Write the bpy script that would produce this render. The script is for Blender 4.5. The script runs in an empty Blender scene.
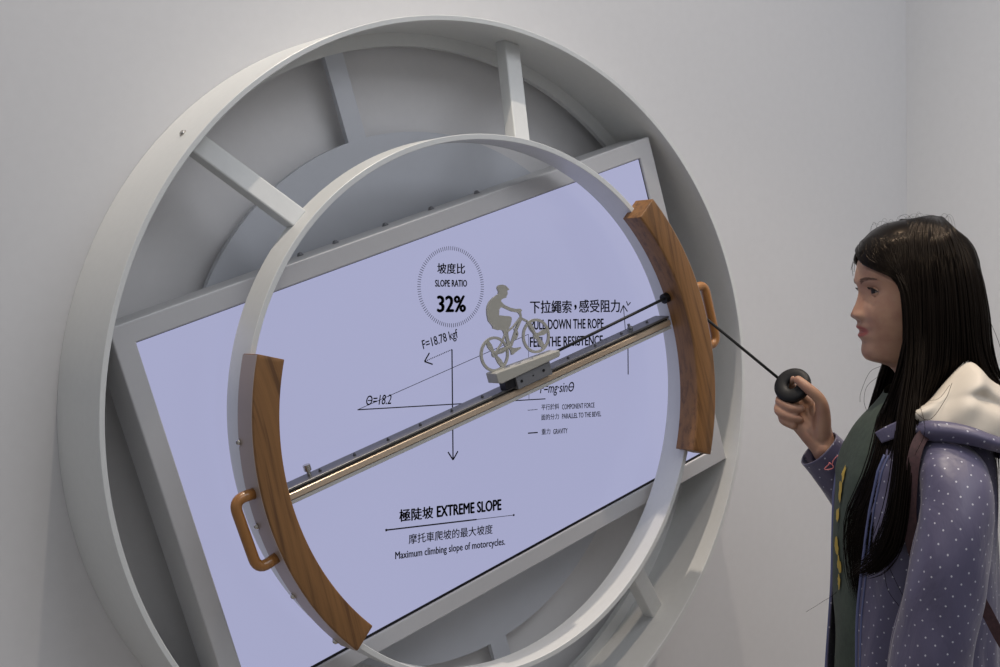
import bpy, bmesh, math, random
import numpy as np
from mathutils import Vector, Matrix

# ------------------------------------------------------------------ camera, world, lights, exposure
sc = bpy.context.scene
COL = sc.collection
ZC = 1.20                                   # height of the wheel's centre
FPX = 1441.91
CAM = Vector((-1.30565, -1.96884, ZC + 0.14771))
RT = Vector((0.80041412, -0.59937681, -0.00920176)).normalized()
FW = Vector((0.59916813, 0.80041546, -0.01823837)).normalized()
UP = RT.cross(FW).normalized()
cd = bpy.data.cameras.new('camera'); cam = bpy.data.objects.new('camera', cd); COL.objects.link(cam)
cd.sensor_width = 36.0; cd.sensor_fit = 'HORIZONTAL'; cd.lens = FPX * 36 / 1000
cd.clip_start = 0.05; cd.clip_end = 50
cam.matrix_world = Matrix(((RT.x, UP.x, -FW.x, CAM.x), (RT.y, UP.y, -FW.y, CAM.y), (RT.z, UP.z, -FW.z, CAM.z), (0, 0, 0, 1)))
sc.camera = cam

sc.view_settings.view_transform = 'Standard'
sc.view_settings.look = 'None'
sc.view_settings.gamma = 1
sc.view_settings.use_curve_mapping = False
sc.view_settings.exposure = 0.0

w = bpy.data.worlds.new('room_light'); sc.world = w; w.use_nodes = True
w.node_tree.nodes['Background'].inputs[0].default_value = (0.93, 0.95, 1.0, 1)
_n = w.node_tree.nodes; _l = w.node_tree.links
_tc = _n.new('ShaderNodeTexCoord'); _sx = _n.new('ShaderNodeSeparateXYZ'); _l.new(_tc.outputs['Generated'], _sx.inputs[0])
_rp = _n.new('ShaderNodeMapRange'); _l.new(_sx.outputs['Z'], _rp.inputs[0])
_rp.inputs[1].default_value = -0.7; _rp.inputs[2].default_value = 0.7; _rp.inputs[3].default_value = 0.12; _rp.inputs[4].default_value = 0.45   # dim floor, bright ceiling
_l.new(_rp.outputs[0], _n['Background'].inputs[1])

def spot(name, loc, target, power, size_deg, blend, radius, col):
    d = bpy.data.lights.new(name, 'SPOT'); d.energy = power; d.spot_size = math.radians(size_deg)
    d.spot_blend = blend; d.shadow_soft_size = radius; d.color = col
    o = bpy.data.objects.new(name, d); COL.objects.link(o); o.location = loc
    o.rotation_euler = (Vector(target) - Vector(loc)).to_track_quat('-Z', 'Y').to_euler()
    return o
spot('downlight_over_wheel', (-0.28, -0.41, 4.9), (0.02, -0.14, 1.2), 300, 46, 0.9, 0.03, (1.0, 0.87, 0.73))
spot('wall_washer', (-0.25, -0.42, 3.1), (-0.15, -0.02, 1.5), 12, 120, 1.0, 0.12, (1.0, 0.97, 0.92))
spot('right_wall_fill', (-1.9, -1.3, 2.9), (1.27, -0.95, 1.8), 175, 38, 1.0, 0.3, (1.0, 0.97, 0.93))  # added fill that brightens the right wall, not a known fixture
spot('downlight_over_person', (0.95, -0.92, 3.3), (0.70, -0.70, 1.1), 90, 50, 0.9, 0.03, (1.0, 0.84, 0.68))
def area(name, loc, target, power, sx, sy, col):
    d = bpy.data.lights.new(name, 'AREA'); d.energy = power; d.shape = 'RECTANGLE'; d.size = sx; d.size_y = sy; d.color = col
    o = bpy.data.objects.new(name, d); COL.objects.link(o); o.location = loc
    o.rotation_euler = (Vector(target) - Vector(loc)).to_track_quat('-Z', 'Y').to_euler()
    return o
area('ceiling_panel_light', (0.3, -2.2, 2.95), (0.3, -1.0, 0.9), 19, 2.0, 1.0, (0.92, 0.94, 1.0))

# ------------------------------------------------------------------ geometry helpers
def ray(px, py):
    return RT * ((px - 500) / FPX) - UP * ((py - 333.5) / FPX) + FW
def at(px, py, Y):
    """point of the place seen at photo position (px, py) on the wall-parallel plane y = Y"""
    d = ray(px, py); s = (Y - CAM.y) / d.y
    return CAM + d * s
def link(o, parent=None):
    COL.objects.link(o)
    if parent: o.parent = parent
    return o
def tag(o, label=None, cat=None, group=None, kind=None):
    if label: o['label'] = label
    if cat: o['category'] = cat
    if group: o['group'] = group
    if kind: o['kind'] = kind
    return o
def mesh_obj(name, verts, faces, mat=None, parent=None, smooth=False, auto=None, bevel=0.0, uvs=None, seg=2):
    me = bpy.data.meshes.new(name)
    me.from_pydata([tuple(v) for v in verts], [], [tuple(f) for f in faces])
    bm = bmesh.new(); bm.from_mesh(me)
    if uvs is None: bmesh.ops.recalc_face_normals(bm, faces=bm.faces)
    bm.to_mesh(me); bm.free()
    if uvs is not None:
        uvl = me.uv_layers.new(name='UVMap')
        for lp in me.loops: uvl.data[lp.index].uv = uvs[lp.vertex_index]
    if smooth or auto:
        for p in me.polygons: p.use_smooth = True
    if auto:
        me.set_sharp_from_angle(angle=math.radians(auto))
    if mat: me.materials.append(mat)
    o = bpy.data.objects.new(name, me); link(o, parent)
    if bevel > 0:
        b = o.modifiers.new('bevel', 'BEVEL'); b.width = bevel; b.segments = seg; b.limit_method = 'ANGLE'; b.angle_limit = math.radians(40)
    return o
class MB:
    def __init__(s): s.v = []; s.f = []
    def add(s, v, f):
        n = len(s.v); s.v += [Vector(q) for q in v]; s.f += [tuple(i + n for i in q) for q in f]; return s
    def box(s, a, b, M=None):
        (x0, y0, z0), (x1, y1, z1) = a, b
        vs = [Vector(q) for q in ((x0,y0,z0),(x1,y0,z0),(x1,y1,z0),(x0,y1,z0),(x0,y0,z1),(x1,y0,z1),(x1,y1,z1),(x0,y1,z1))]
        if M: vs = [M @ q for q in vs]
        return s.add(vs, [(0,3,2,1),(4,5,6,7),(0,1,5,4),(1,2,6,5),(2,3,7,6),(3,0,4,7)])
    def prism(s, pts, off):
        n = len(pts); off = Vector(off)
        vs = [Vector(p) for p in pts] + [Vector(p) + off for p in pts]
        fs = [tuple(range(n)), tuple(range(2*n-1, n-1, -1))] + [(i, (i+1) % n, n+(i+1) % n, n+i) for i in range(n)]
        return s.add(vs, fs)
    def cyl(s, a, b, r0, r1=None, n=20, caps=True):
        a = Vector(a); b = Vector(b); r1 = r0 if r1 is None else r1
        d = (b-a).normalized(); u = d.orthogonal().normalized(); v = d.cross(u)
        vs = [a+(u*math.cos(t)+v*math.sin(t))*r0 for t in [2*math.pi*i/n for i in range(n)]] + [b+(u*math.cos(t)+v*math.sin(t))*r1 for t in [2*math.pi*i/n for i in range(n)]]
        fs = [(i, (i+1) % n, n+(i+1) % n, n+i) for i in range(n)]
        if caps: fs += [tuple(range(n-1, -1, -1)), tuple(range(n, 2*n))]
        return s.add(vs, fs)
    def tube(s, pts, rad, n=12, caps=True, flat=None):
        P = [Vector(p) for p in pts]; m = len(P)
        if not hasattr(rad, '__len__'): rad = [rad]*m
        T = []
        for i in range(m):
            a = P[max(i-1, 0)]; b = P[min(i+1, m-1)]; T.append((b-a).normalized())
        u = T[0].orthogonal().normalized(); vs = []
        for i in range(m):
            u = (u - T[i]*u.dot(T[i])).normalized(); v = T[i].cross(u)
            for k in range(n):
                t = 2*math.pi*k/n
                vs.append(P[i] + (u*math.cos(t)+v*math.sin(t))*rad[i])
        fs = [(i*n+k, i*n+(k+1) % n, (i+1)*n+(k+1) % n, (i+1)*n+k) for i in range(m-1) for k in range(n)]
        if caps: fs += [tuple(range(n-1, -1, -1)), tuple(range((m-1)*n, m*n))]
        return s.add(vs, fs)
    def ball(s, c, r, n=16, M=None):
        c = Vector(c); r = r if hasattr(r, '__len__') else (r, r, r)
        vs = []; fs = []
        for i in range(1, n):
            ph = math.pi*i/n
            for k in range(2*n):
                t = math.pi*k/n
                q = Vector((r[0]*math.sin(ph)*math.cos(t), r[1]*math.sin(ph)*math.sin(t), r[2]*math.cos(ph)))
                vs.append(c + (M @ q if M else q))
        q = Vector((0, 0, r[2])); vs.append(c + (M @ q if M else q)); vs.append(c - (M @ q if M else q))
        N = 2*n; top = len(vs)-2
        for i in range(n-2):
            for k in range(N): fs.append((i*N+k, (i+1)*N+k, (i+1)*N+(k+1) % N, i*N+(k+1) % N))
        for k in range(N):
            fs.append((top, k, (k+1) % N)); fs.append((top+1, (n-2)*N+(k+1) % N, (n-2)*N+k))
        return s.add(vs, fs)
    def build(s, name, mat=None, parent=None, **k): return mesh_obj(name, s.v, s.f, mat, parent, **k)
def thing(name, loc, label, cat, group=None):
    o = bpy.data.objects.new(name, None); o.empty_display_size = 0.05; COL.objects.link(o); o.location = loc
    bpy.context.view_layer.update()
    return tag(o, label, cat, group)
def catmull(P, n, closed=False):
    P = [Vector(p) for p in P]; out = []; m = len(P)
    segs = m if closed else m-1
    for i in range(segs):
        p0 = P[(i-1) % m] if closed or i > 0 else P[0]*2-P[1]
        p1 = P[i]; p2 = P[(i+1) % m]
        p3 = P[(i+2) % m] if closed or i+2 < m else P[-1]*2-P[-2]
        for k in range(n):
            t = k/n
            out.append(0.5*((2*p1)+(p2-p0)*t+(2*p0-5*p1+4*p2-p3)*t*t+(3*p1-p0-3*p2+p3)*t**3))
    if not closed: out.append(P[-1].copy())
    return out
def reparent_keep(o, root):
    pass

# ------------------------------------------------------------------ materials
def mat(name, col, rough=0.5, metal=0.0, spec=0.5, coat=0.0, emit=None, es=0.0):
    m = bpy.data.materials.new(name); m.use_nodes = True
    b = m.node_tree.nodes['Principled BSDF']
    b.inputs['Base Color'].default_value = (*col, 1); b.inputs['Roughness'].default_value = rough
    b.inputs['Metallic'].default_value = metal; b.inputs['Specular IOR Level'].default_value = spec
    b.inputs['Coat Weight'].default_value = coat; b.inputs['Coat Roughness'].default_value = 0.12
    if emit: b.inputs['Emission Color'].default_value = (*emit, 1); b.inputs['Emission Strength'].default_value = es
    return m
def nodes(m): return m.node_tree, m.node_tree.nodes['Principled BSDF']
def noise_tint(m, scale, amt, bump=0.0, detail=4, coord='Object', stretch=None):
    nt, b = nodes(m); N = nt.nodes; L = nt.links
    tc = N.new('ShaderNodeTexCoord'); mp = N.new('ShaderNodeMapping'); L.new(tc.outputs[coord], mp.inputs[0])
    if stretch: mp.inputs['Scale'].default_value = stretch
    nz = N.new('ShaderNodeTexNoise'); nz.inputs['Scale'].default_value = scale; nz.inputs['Detail'].default_value = detail
    L.new(mp.outputs[0], nz.inputs['Vector'])
    c = b.inputs['Base Color'].default_value[:3]
    rp = N.new('ShaderNodeValToRGB'); L.new(nz.outputs['Fac'], rp.inputs[0])
    rp.color_ramp.elements[0].position = 0.3; rp.color_ramp.elements[1].position = 0.7
    rp.color_ramp.elements[0].color = (*[x*(1-amt) for x in c], 1); rp.color_ramp.elements[1].color = (*[min(1, x*(1+amt)) for x in c], 1)
    L.new(rp.outputs[0], b.inputs['Base Color'])
    if bump:
        bp = N.new('ShaderNodeBump'); bp.inputs['Strength'].default_value = bump; bp.inputs['Distance'].default_value = 0.002
        L.new(nz.outputs['Fac'], bp.inputs['Height']); L.new(bp.outputs[0], b.inputs['Normal'])
    return m
M = {}
M['wall'] = noise_tint(mat('painted_wall', (0.66, 0.655, 0.66), 0.75), 60, 0.012, 0.03)
M['floor'] = noise_tint(mat('vinyl_floor', (0.34, 0.32, 0.30), 0.45), 8, 0.06)
M['skirt'] = mat('skirting_paint', (0.55, 0.55, 0.55), 0.5)
M['white'] = noise_tint(mat('white_powder_coat', (0.66, 0.67, 0.66), 0.38), 90, 0.015, 0.02)
M['plate'] = noise_tint(mat('grey_backing_plate', (0.50, 0.52, 0.56), 0.42), 40, 0.01)
M['bezel'] = noise_tint(mat('light_grey_bezel', (0.50, 0.50, 0.51), 0.42), 90, 0.01)
M['black'] = mat('black_gap', (0.004, 0.004, 0.006), 0.4)
M['ink'] = mat('black_screen_ink', (0.006, 0.006, 0.012), 0.5)
M['screen'] = mat('lit_lcd_panel', (0.02, 0.02, 0.03), 0.22, emit=(0.375, 0.388, 0.578), es=0.97)
M['sector'] = mat('pale_blue_graphic', (0.02, 0.02, 0.03), 0.3, emit=(0.26, 0.28, 0.52), es=0.9)
M['alu'] = noise_tint(mat('brushed_aluminium', (0.13, 0.13, 0.13), 0.4, 0.4), 30, 0.1, 0.05, stretch=(1, 40, 40))
M['steel'] = mat('tan_reflection_rail_steel', (0.62, 0.49, 0.36), 0.30, 0.45)  # warm reflection in the metal put into the base colour as tan
M['darkrail'] = mat('dark_anodised_groove', (0.09, 0.09, 0.10), 0.35, 0.6)
M['railbase'] = mat('grey_painted_rail_base', (0.50, 0.50, 0.48), 0.45)
M['block'] = mat('grey_carriage_block', (0.20, 0.205, 0.22), 0.4, 0.3)
M['screw'] = mat('nickel_screw', (0.55, 0.52, 0.48), 0.22, 1.0)
M['cream'] = noise_tint(mat('cream_plastic', (0.36, 0.352, 0.315), 0.55), 60, 0.02)
M['sil'] = mat('matt_beige_cutout', (0.36, 0.352, 0.315), 0.6)
M['rope'] = mat('black_cord', (0.006, 0.006, 0.007), 0.6)
M['rubber'] = mat('black_rubber', (0.006, 0.006, 0.007), 0.5, spec=0.3)

def wood(name, c0, c1, rough=0.3, coat=0.35):
    m = mat(name, c0, rough, coat=coat); nt, b = nodes(m); N = nt.nodes; L = nt.links
    b.inputs['Coat Roughness'].default_value = 0.2
    tc = N.new('ShaderNodeTexCoord')
    m1 = N.new('ShaderNodeMapping'); m1.inputs['Rotation'].default_value = (0, math.radians(15.5), 0)
    L.new(tc.outputs['Object'], m1.inputs[0])
    nz0 = N.new('ShaderNodeTexNoise'); nz0.inputs['Scale'].default_value = 3.0; nz0.inputs['Detail'].default_value = 1
    L.new(m1.outputs[0], nz0.inputs['Vector'])
    mx = N.new('ShaderNodeVectorMath'); mx.operation = 'MULTIPLY_ADD'
    L.new(nz0.outputs['Color'], mx.inputs[0]); mx.inputs[1].default_value = (0.05, 0.03, 0.0); L.new(m1.outputs[0], mx.inputs[2])
    m2 = N.new('ShaderNodeMapping'); m2.inputs['Scale'].default_value = (75, 60, 2.6); L.new(mx.outputs[0], m2.inputs[0])
    n1 = N.new('ShaderNodeTexNoise'); n1.inputs['Scale'].default_value = 1.6; n1.inputs['Detail'].default_value = 5; n1.inputs['Roughness'].default_value = 0.6
    L.new(m2.outputs[0], n1.inputs['Vector'])
    m3 = N.new('ShaderNodeMapping'); m3.inputs['Scale'].default_value = (600, 600, 14); L.new(mx.outputs[0], m3.inputs[0])
    n2 = N.new('ShaderNodeTexNoise'); n2.inputs['Scale'].default_value = 1.0; n2.inputs['Detail'].default_value = 2
    L.new(m3.outputs[0], n2.inputs['Vector'])
    ad = N.new('ShaderNodeMath'); ad.operation = 'MULTIPLY_ADD'; L.new(n2.outputs['Fac'], ad.inputs[0]); ad.inputs[1].default_value = 0.22; L.new(n1.outputs['Fac'], ad.inputs[2])
    rp = N.new('ShaderNodeValToRGB'); L.new(ad.outputs[0], rp.inputs[0])
    e = rp.color_ramp.elements; e[0].position = 0.46; e[0].color = (*c1, 1); e[1].position = 0.76; e[1].color = (*c0, 1)
    e2 = rp.color_ramp.elements.new(0.60); e2.color = (*[a*0.72+bb*0.28 for a, bb in zip(c0, c1)], 1)
    L.new(rp.outputs[0], b.inputs['Base Color'])
    return m
M['wood'] = wood('oiled_cherry_wood', (0.25, 0.118, 0.036), (0.12, 0.052, 0.015), 0.5, 0.06)
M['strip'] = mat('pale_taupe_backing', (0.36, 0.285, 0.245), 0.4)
M['handle'] = wood('lacquered_handle_wood', (0.34, 0.150, 0.040), (0.27, 0.115, 0.03), 0.3, 0.25)

# ------------------------------------------------------------------ the room
def struct(name, mb, m):
    o = mb.build(name, m); o['kind'] = 'structure'; return o
XR = 1.2694
struct('floor', MB().box((-3.2, -4.2, -0.1), (XR+0.1, 0.12, 0.0)), M['floor'])
struct('wall_back', MB().box((-3.2, 0.0, 0.0), (XR+0.1, 0.12, 3.2)), M['wall'])
struct('wall_right', MB().box((XR, -4.2, 0.0), (XR+0.12, 0.0, 3.2)), M['wall'])
struct('baseboard_back', MB().box((-3.2, -0.012, 0.0), (XR, 0.0, 0.08)), M['skirt'])
struct('baseboard_right', MB().box((XR-0.012, -4.2, 0.0), (XR, -0.012, 0.08)), M['skirt'])

# ------------------------------------------------------------------ the wheel
ORG = Vector((0, 0, ZC))
def hr_out(t): return 1+0.0036*math.cos(2*t)+0.0087*math.sin(2*t)+0.0015*math.cos(3*t)+0.0029*math.sin(3*t)
def hr_in(t): return 1+0.0080*math.cos(2*t)+0.0038*math.sin(2*t)-0.0012*math.cos(3*t)+0.0070*math.sin(3*t)
def one(t): return 1.0
def pol(r, deg, y, h=one):
    t = math.radians(deg); return Vector((r*h(t)*math.cos(t), y, r*h(t)*math.sin(t)))
def sweep(mb, prof, a0, a1, n, h=one, closed=False):
    """sweep a closed (radius offset function, y) profile around the wheel's axis"""
    m = len(prof); vs = []
    cnt = n if closed else n+1
    for i in range(cnt):
        t = math.radians(a0+(a1-a0)*i/n)
        for (r, dr, y) in prof:
            R = r*h(t)+dr
            vs.append((R*math.cos(t), y, R*math.sin(t)))
    fs = []
    for i in range(n):
        j = (i+1) % cnt
        for k in range(m): fs.append((i*m+k, i*m+(k+1) % m, j*m+(k+1) % m, j*m+k))
    if not closed: fs += [tuple(range(m)), tuple(range((cnt-1)*m+m-1, (cnt-1)*m-1, -1))]
    return mb.add(vs, fs)

wheel = thing('tilting_wheel_exhibit', ORG, 'large white double ring metal wheel on the wall with wooden grips and sloping rail', 'exhibit')
R1 = 0.600; T = 0.008
c = 0.0007
o = sweep(MB(), [(R1,0,-0.0005),(R1,0,-0.1555+c),(R1,-c,-0.1555),(R1,-T+c,-0.1555),(R1,-T,-0.1555+c),(R1,-T,-0.0005)], 0, 360, 240, hr_out, True).build('outer_ring', M['white'], wheel, auto=30)
# backing plate: flange, four flat arms and centre disc cut from one sheet
YB0, YB1 = -0.024, -0.035
RH = 0.4309
pl = MB()
sweep(pl, [(0.571,0,YB1),(R1,-T,YB1),(R1,-T,YB0),(0.571,0,YB0)], 0, 360, 240, hr_out, True)
pl.build('ring_flange', M['white'], wheel, auto=40)
dm = MB()
N = 180
vs = [(RH*math.cos(2*math.pi*i/N), YB1, RH*math.sin(2*math.pi*i/N)) for i in range(N)]
dm.prism(vs, (0, YB0-YB1, 0))
dk = dm.build('backing_disc', M['plate'], wheel, auto=40)
def bar(mb, ang, r0, r1, y0a, y1a, y0b, y1b, wdt):
    """bar along the radius at angle ang, from r0 (front y0a, back y1a) to r1 (front y0b, back y1b)"""
    t = math.radians(ang); e = Vector((math.cos(t), 0, math.sin(t))); s = Vector((-math.sin(t), 0, math.cos(t)))*wdt/2
    Y = Vector((0, 1, 0))
    a = [e*r0+s+Y*y0a, e*r0-s+Y*y0a, e*r0-s+Y*y1a, e*r0+s+Y*y1a]
    b = [e*r1+s+Y*y0b, e*r1-s+Y*y0b, e*r1-s+Y*y1b, e*r1+s+Y*y1b]
    return mb.add(a+b, [(0,1,2,3),(7,6,5,4),(0,4,5,1),(1,5,6,2),(2,6,7,3),(3,7,4,0)])
for a in (107.8, -72.1):
    bar(MB(), a, RH-0.004, 0.578, YB1+0.0003, YB0-0.0003, YB1+0.0003, YB0-0.0003, 0.034).build('backing_arm', M['plate'], wheel, bevel=0.0008)

# sloping box spokes
def screw(parent, p, nrm, r=0.0042, name='screw', m=None):
    nrm = nrm.normalized(); p = Vector(p); mb = MB()
    mb.cyl(p-nrm*0.002, p+nrm*0.0012, r*1.25, r*1.25, 18)
    prof = [(r, 0.0012), (r*0.98, 0.0022), (r*0.8, 0.0036), (r*0.5, 0.0042), (r*0.42, 0.0024)]
    u = nrm.orthogonal().normalized(); v = nrm.cross(u); vs = []; n = 18
    for (rr, hh) in prof:
        for k in range(n):
            t = 2*math.pi*k/n; vs.append(p+nrm*hh+(u*math.cos(t)+v*math.sin(t))*rr)
    fs = [(i*n+k, i*n+(k+1) % n, (i+1)*n+(k+1) % n, (i+1)*n+k) for i in range(len(prof)-1) for k in range(n)]+[tuple(range((len(prof)-1)*n, len(prof)*n))]
    mb.add(vs, fs)
    return mb.build(name, m or M['screw'], parent, auto=35)
R2 = 0.4162; T2 = 0.0085; YI0 = -0.157; YI1 = -0.2116
for a in (78.0, 138.7, -42.0, -102.0):
    t = math.radians(a)
    s = bar(MB(), a, R2*hr_in(t)-0.001, R1*hr_out(t)-T+0.0006, -0.177, -0.150, -0.101, -0.074, 0.031).build('spoke', M['white'], wheel, bevel=0.0025, seg=3)
    screw(wheel, pol(R1, a, -0.090, hr_out), pol(1, a, 0), 0.0045)
o = sweep(MB(), [(R2,0,YI0),(R2,0,YI1+c),(R2,-c,YI1),(R2,-T2+c,YI1),(R2,-T2,YI1+c),(R2,-T2,YI0)], 0, 360, 220, hr_in, True).build('inner_ring', M['white'], wheel, auto=30)

# wooden grips: solid square-section arcs bolted round the front of the inner ring
RA, RB, WY0, WY1 = 0.3925, 0.4345, -0.2005, -0.2435
b = 0.002
gp = [(RA+b,0,WY1),(RB-b,0,WY1),(RB,0,WY1+b),(RB,0,WY0-b/2),(RB-b/2,0,WY0),(RA+b/2,0,WY0),(RA,0,WY0-b/2),(RA,0,WY1+b)]
def hw(t): return 0.978 if math.cos(t) < 0 else 1.011
for (a0, a1, hc) in ((168.0, 231.0, 200.0), (-13.6, 47.0, 16.6)):
    g = sweep(MB(), gp, a0, a1, 72, hw).build('wooden_grip', M['wood'], wheel, auto=50, bevel=0.001)
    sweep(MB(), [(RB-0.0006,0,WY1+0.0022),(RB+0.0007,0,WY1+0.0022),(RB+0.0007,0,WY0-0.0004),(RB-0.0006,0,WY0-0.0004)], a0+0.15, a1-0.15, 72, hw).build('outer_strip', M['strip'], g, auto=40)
    for da in (16.2, 32.2, 47.8, 61.0) if hc > 100 else (9, 24, 39, 54):
        screw(g, pol(RB+0.0008, a0+da, -0.2035, hw), pol(1, a0+da, 0), 0.0042)
    ha, hb = hc-6.5, hc+6.5
    def hp(r, deg): return pol(r, deg, -0.2215, hw)
    def corner(pA, pB, pC, n=7, k=0.018):
        u = (pA-pB).normalized(); v = (pC-pB).normalized(); out = []
        for i in range(n+1):
            q = i/n; p0 = pB+u*k; p2 = pB+v*k
            out.append(p0*(1-q)**2+pB*2*q*(1-q)+p2*q*q)
        return out
    A, B, C_, D_ = hp(0.430, ha), hp(0.467, ha), hp(0.467, hb), hp(0.430, hb)
    pts = [A]+corner(A, B, C_)+corner(B, C_, D_)+[D_]
    MB().tube(pts, 0.0078, 20).build('pull_handle', M['handle'], g, smooth=True)
# the rail across the inner ring
RANG = math.radians(17.8)
MR = Matrix.Rotation(-RANG, 4, 'Y')          # local (u, y, v) -> wheel frame
def R_(u, y, v): return MR @ Vector((u, y, v))
rail = MB().box((-0.404, -0.1905, -0.0128), (0.402, -0.165, 0.0068), MR).build('slope_rail', M['railbase'], wheel, bevel=0.0008)
L0, L1 = -0.397, 0.396
def pri(prof): return MB().prism([R_(L0, y, v) for y, v in prof], MR @ Vector((L1-L0, 0, 0)))
pri([(-0.1905,-0.0060),(-0.1985,-0.0060),(-0.1995,-0.0050),(-0.1995,0.0022),(-0.1985,0.0030),(-0.1905,0.0030)]).build('steel_guide', M['steel'], rail, auto=30)
pri([(-0.1900,-0.0128),(-0.1965,-0.0128),(-0.1972,-0.0121),(-0.1972,-0.0080),(-0.1965,-0.0074),(-0.1900,-0.0074)]).build('lower_lip', M['railbase'], rail, auto=30)
pri([(-0.1900,-0.0074),(-0.1930,-0.0074),(-0.1930,-0.0060),(-0.1900,-0.0060)]).build('groove', M['darkrail'], rail)
pri([(-0.1900,0.0030),(-0.1925,0.0030),(-0.1925,0.0066),(-0.1900,0.0066)]).build('groove', M['black'], rail)
pri([(-0.1660,0.0066),(-0.1975,0.0066),(-0.1985,0.0074),(-0.1985,0.0094),(-0.1975,0.0102),(-0.1660,0.0102)]).build('top_strip', M['alu'], rail, auto=30)
for u in [-0.36+0.06*i for i in range(13)]:
    screw(rail, R_(u, -0.182, 0.0094), R_(0, 0, 1), 0.0022, 'rail_screw', M['darkrail'])
# stop bolt near the left end and clamp near the right end
bt = MB().cyl(R_(-0.318, -0.182, 0.010), R_(-0.318, -0.182, 0.020), 0.0030, n=14).cyl(R_(-0.318, -0.182, 0.018), R_(-0.318, -0.182, 0.027), 0.0052, n=18)
for k in range(6): bt.cyl(R_(-0.318, -0.182, 0.0192+0.0013*k), R_(-0.318, -0.182, 0.0197+0.0013*k), 0.0056, n=18)
bt.build('stop_bolt', M['screw'], rail, auto=40)
bt = MB().cyl(R_(0.319, -0.183, 0.010), R_(0.319, -0.183, 0.0165), 0.0052, 0.003, n=16).cyl(R_(0.319, -0.183, 0.0165), R_(0.319, -0.183, 0.0215), 0.0024, n=14).ball(R_(0.319, -0.186, 0.0145), 0.004, 8)
bt.build('clamp_bolt', M['block'], rail, auto=40)
# rope bush in the right grip
pb = at(665.0, 298.3, -0.2075) - ORG
bd = Vector((math.cos(math.radians(23)), 0, math.sin(math.radians(23))))
MB().cyl(pb-bd*0.004, pb+bd*0.006, 0.0085, n=24).build('rope_bush', M['rubber'], wheel, auto=40)

# ------------------------------------------------------------------ the wall display
TVA = 0.3135
tv = thing('wall_display', ORG+Vector((0, 0, -0.0024)), 'tilted grey framed wall display glowing lavender behind the inner ring, showing slope diagrams', 'display')
MT = Matrix.Rotation(-TVA, 4, 'Y')
HW, HH, TB = 0.5105, 0.2986, 0.0312
YF = -0.132
fr = MB()
def frame(mb, a, bb, y0, y1, M_=MT):
    (ax0, ax1, az0, az1), (bx0, bx1, bz0, bz1) = a, bb
    o_ = [(ax0, az0), (ax1, az0), (ax1, az1), (ax0, az1)]; i_ = [(bx0, bz0), (bx1, bz0), (bx1, bz1), (bx0, bz1)]
    vs = [M_ @ Vector((x, y, z)) for y in (y0, y1) for lst in (o_, i_) for x, z in lst]
    fs = []
    for k in range(4):
        j = (k+1) % 4
        fs += [(k, j, 4+j, 4+k), (8+k, 12+k, 12+j, 8+j), (k, 8+k, 8+j, j), (4+k, 4+j, 12+j, 12+k)]
    return mb.add(vs, fs)
frame(fr, (-HW, HW, -HH, HH), (-HW+TB, HW-TB, -HH+TB-0.0035, HH-TB+0.001), YF, YF+0.012)
fr.build('bezel', M['bezel'], tv, bevel=0.0022, seg=3)
MB().box((-HW+0.001, YF+0.0115, -HH+0.001), (HW-0.001, -0.058, HH-0.001), MT).build('casing', M['bezel'], tv, bevel=0.002)
MB().box((-HW+TB-0.0005, YF+0.0036, -HH+TB-0.004), (HW-TB+0.0005, YF+0.0112, HH-TB+0.0015), MT).build('panel_surround', M['black'], tv)
scr = MB().box((-HW+TB+0.0005, YF+0.0028, -HH+TB+0.0012), (HW-TB-0.0025, YF+0.0045, HH-TB), MT).build('screen', M['screen'], tv)
YS = YF+0.0026
for (px, py) in ((300, 253), (335, 239.5), (384.5, 221), (430.5, 205), (476, 189)):
    q = at(px, py, -0.075)-ORG
    screw(tv, MT @ Vector(((MT.inverted() @ q).x, -0.075, HH-0.0005)), MT @ Vector((0, 0, 1)), 0.004, 'casing_screw', M['block'])

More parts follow.
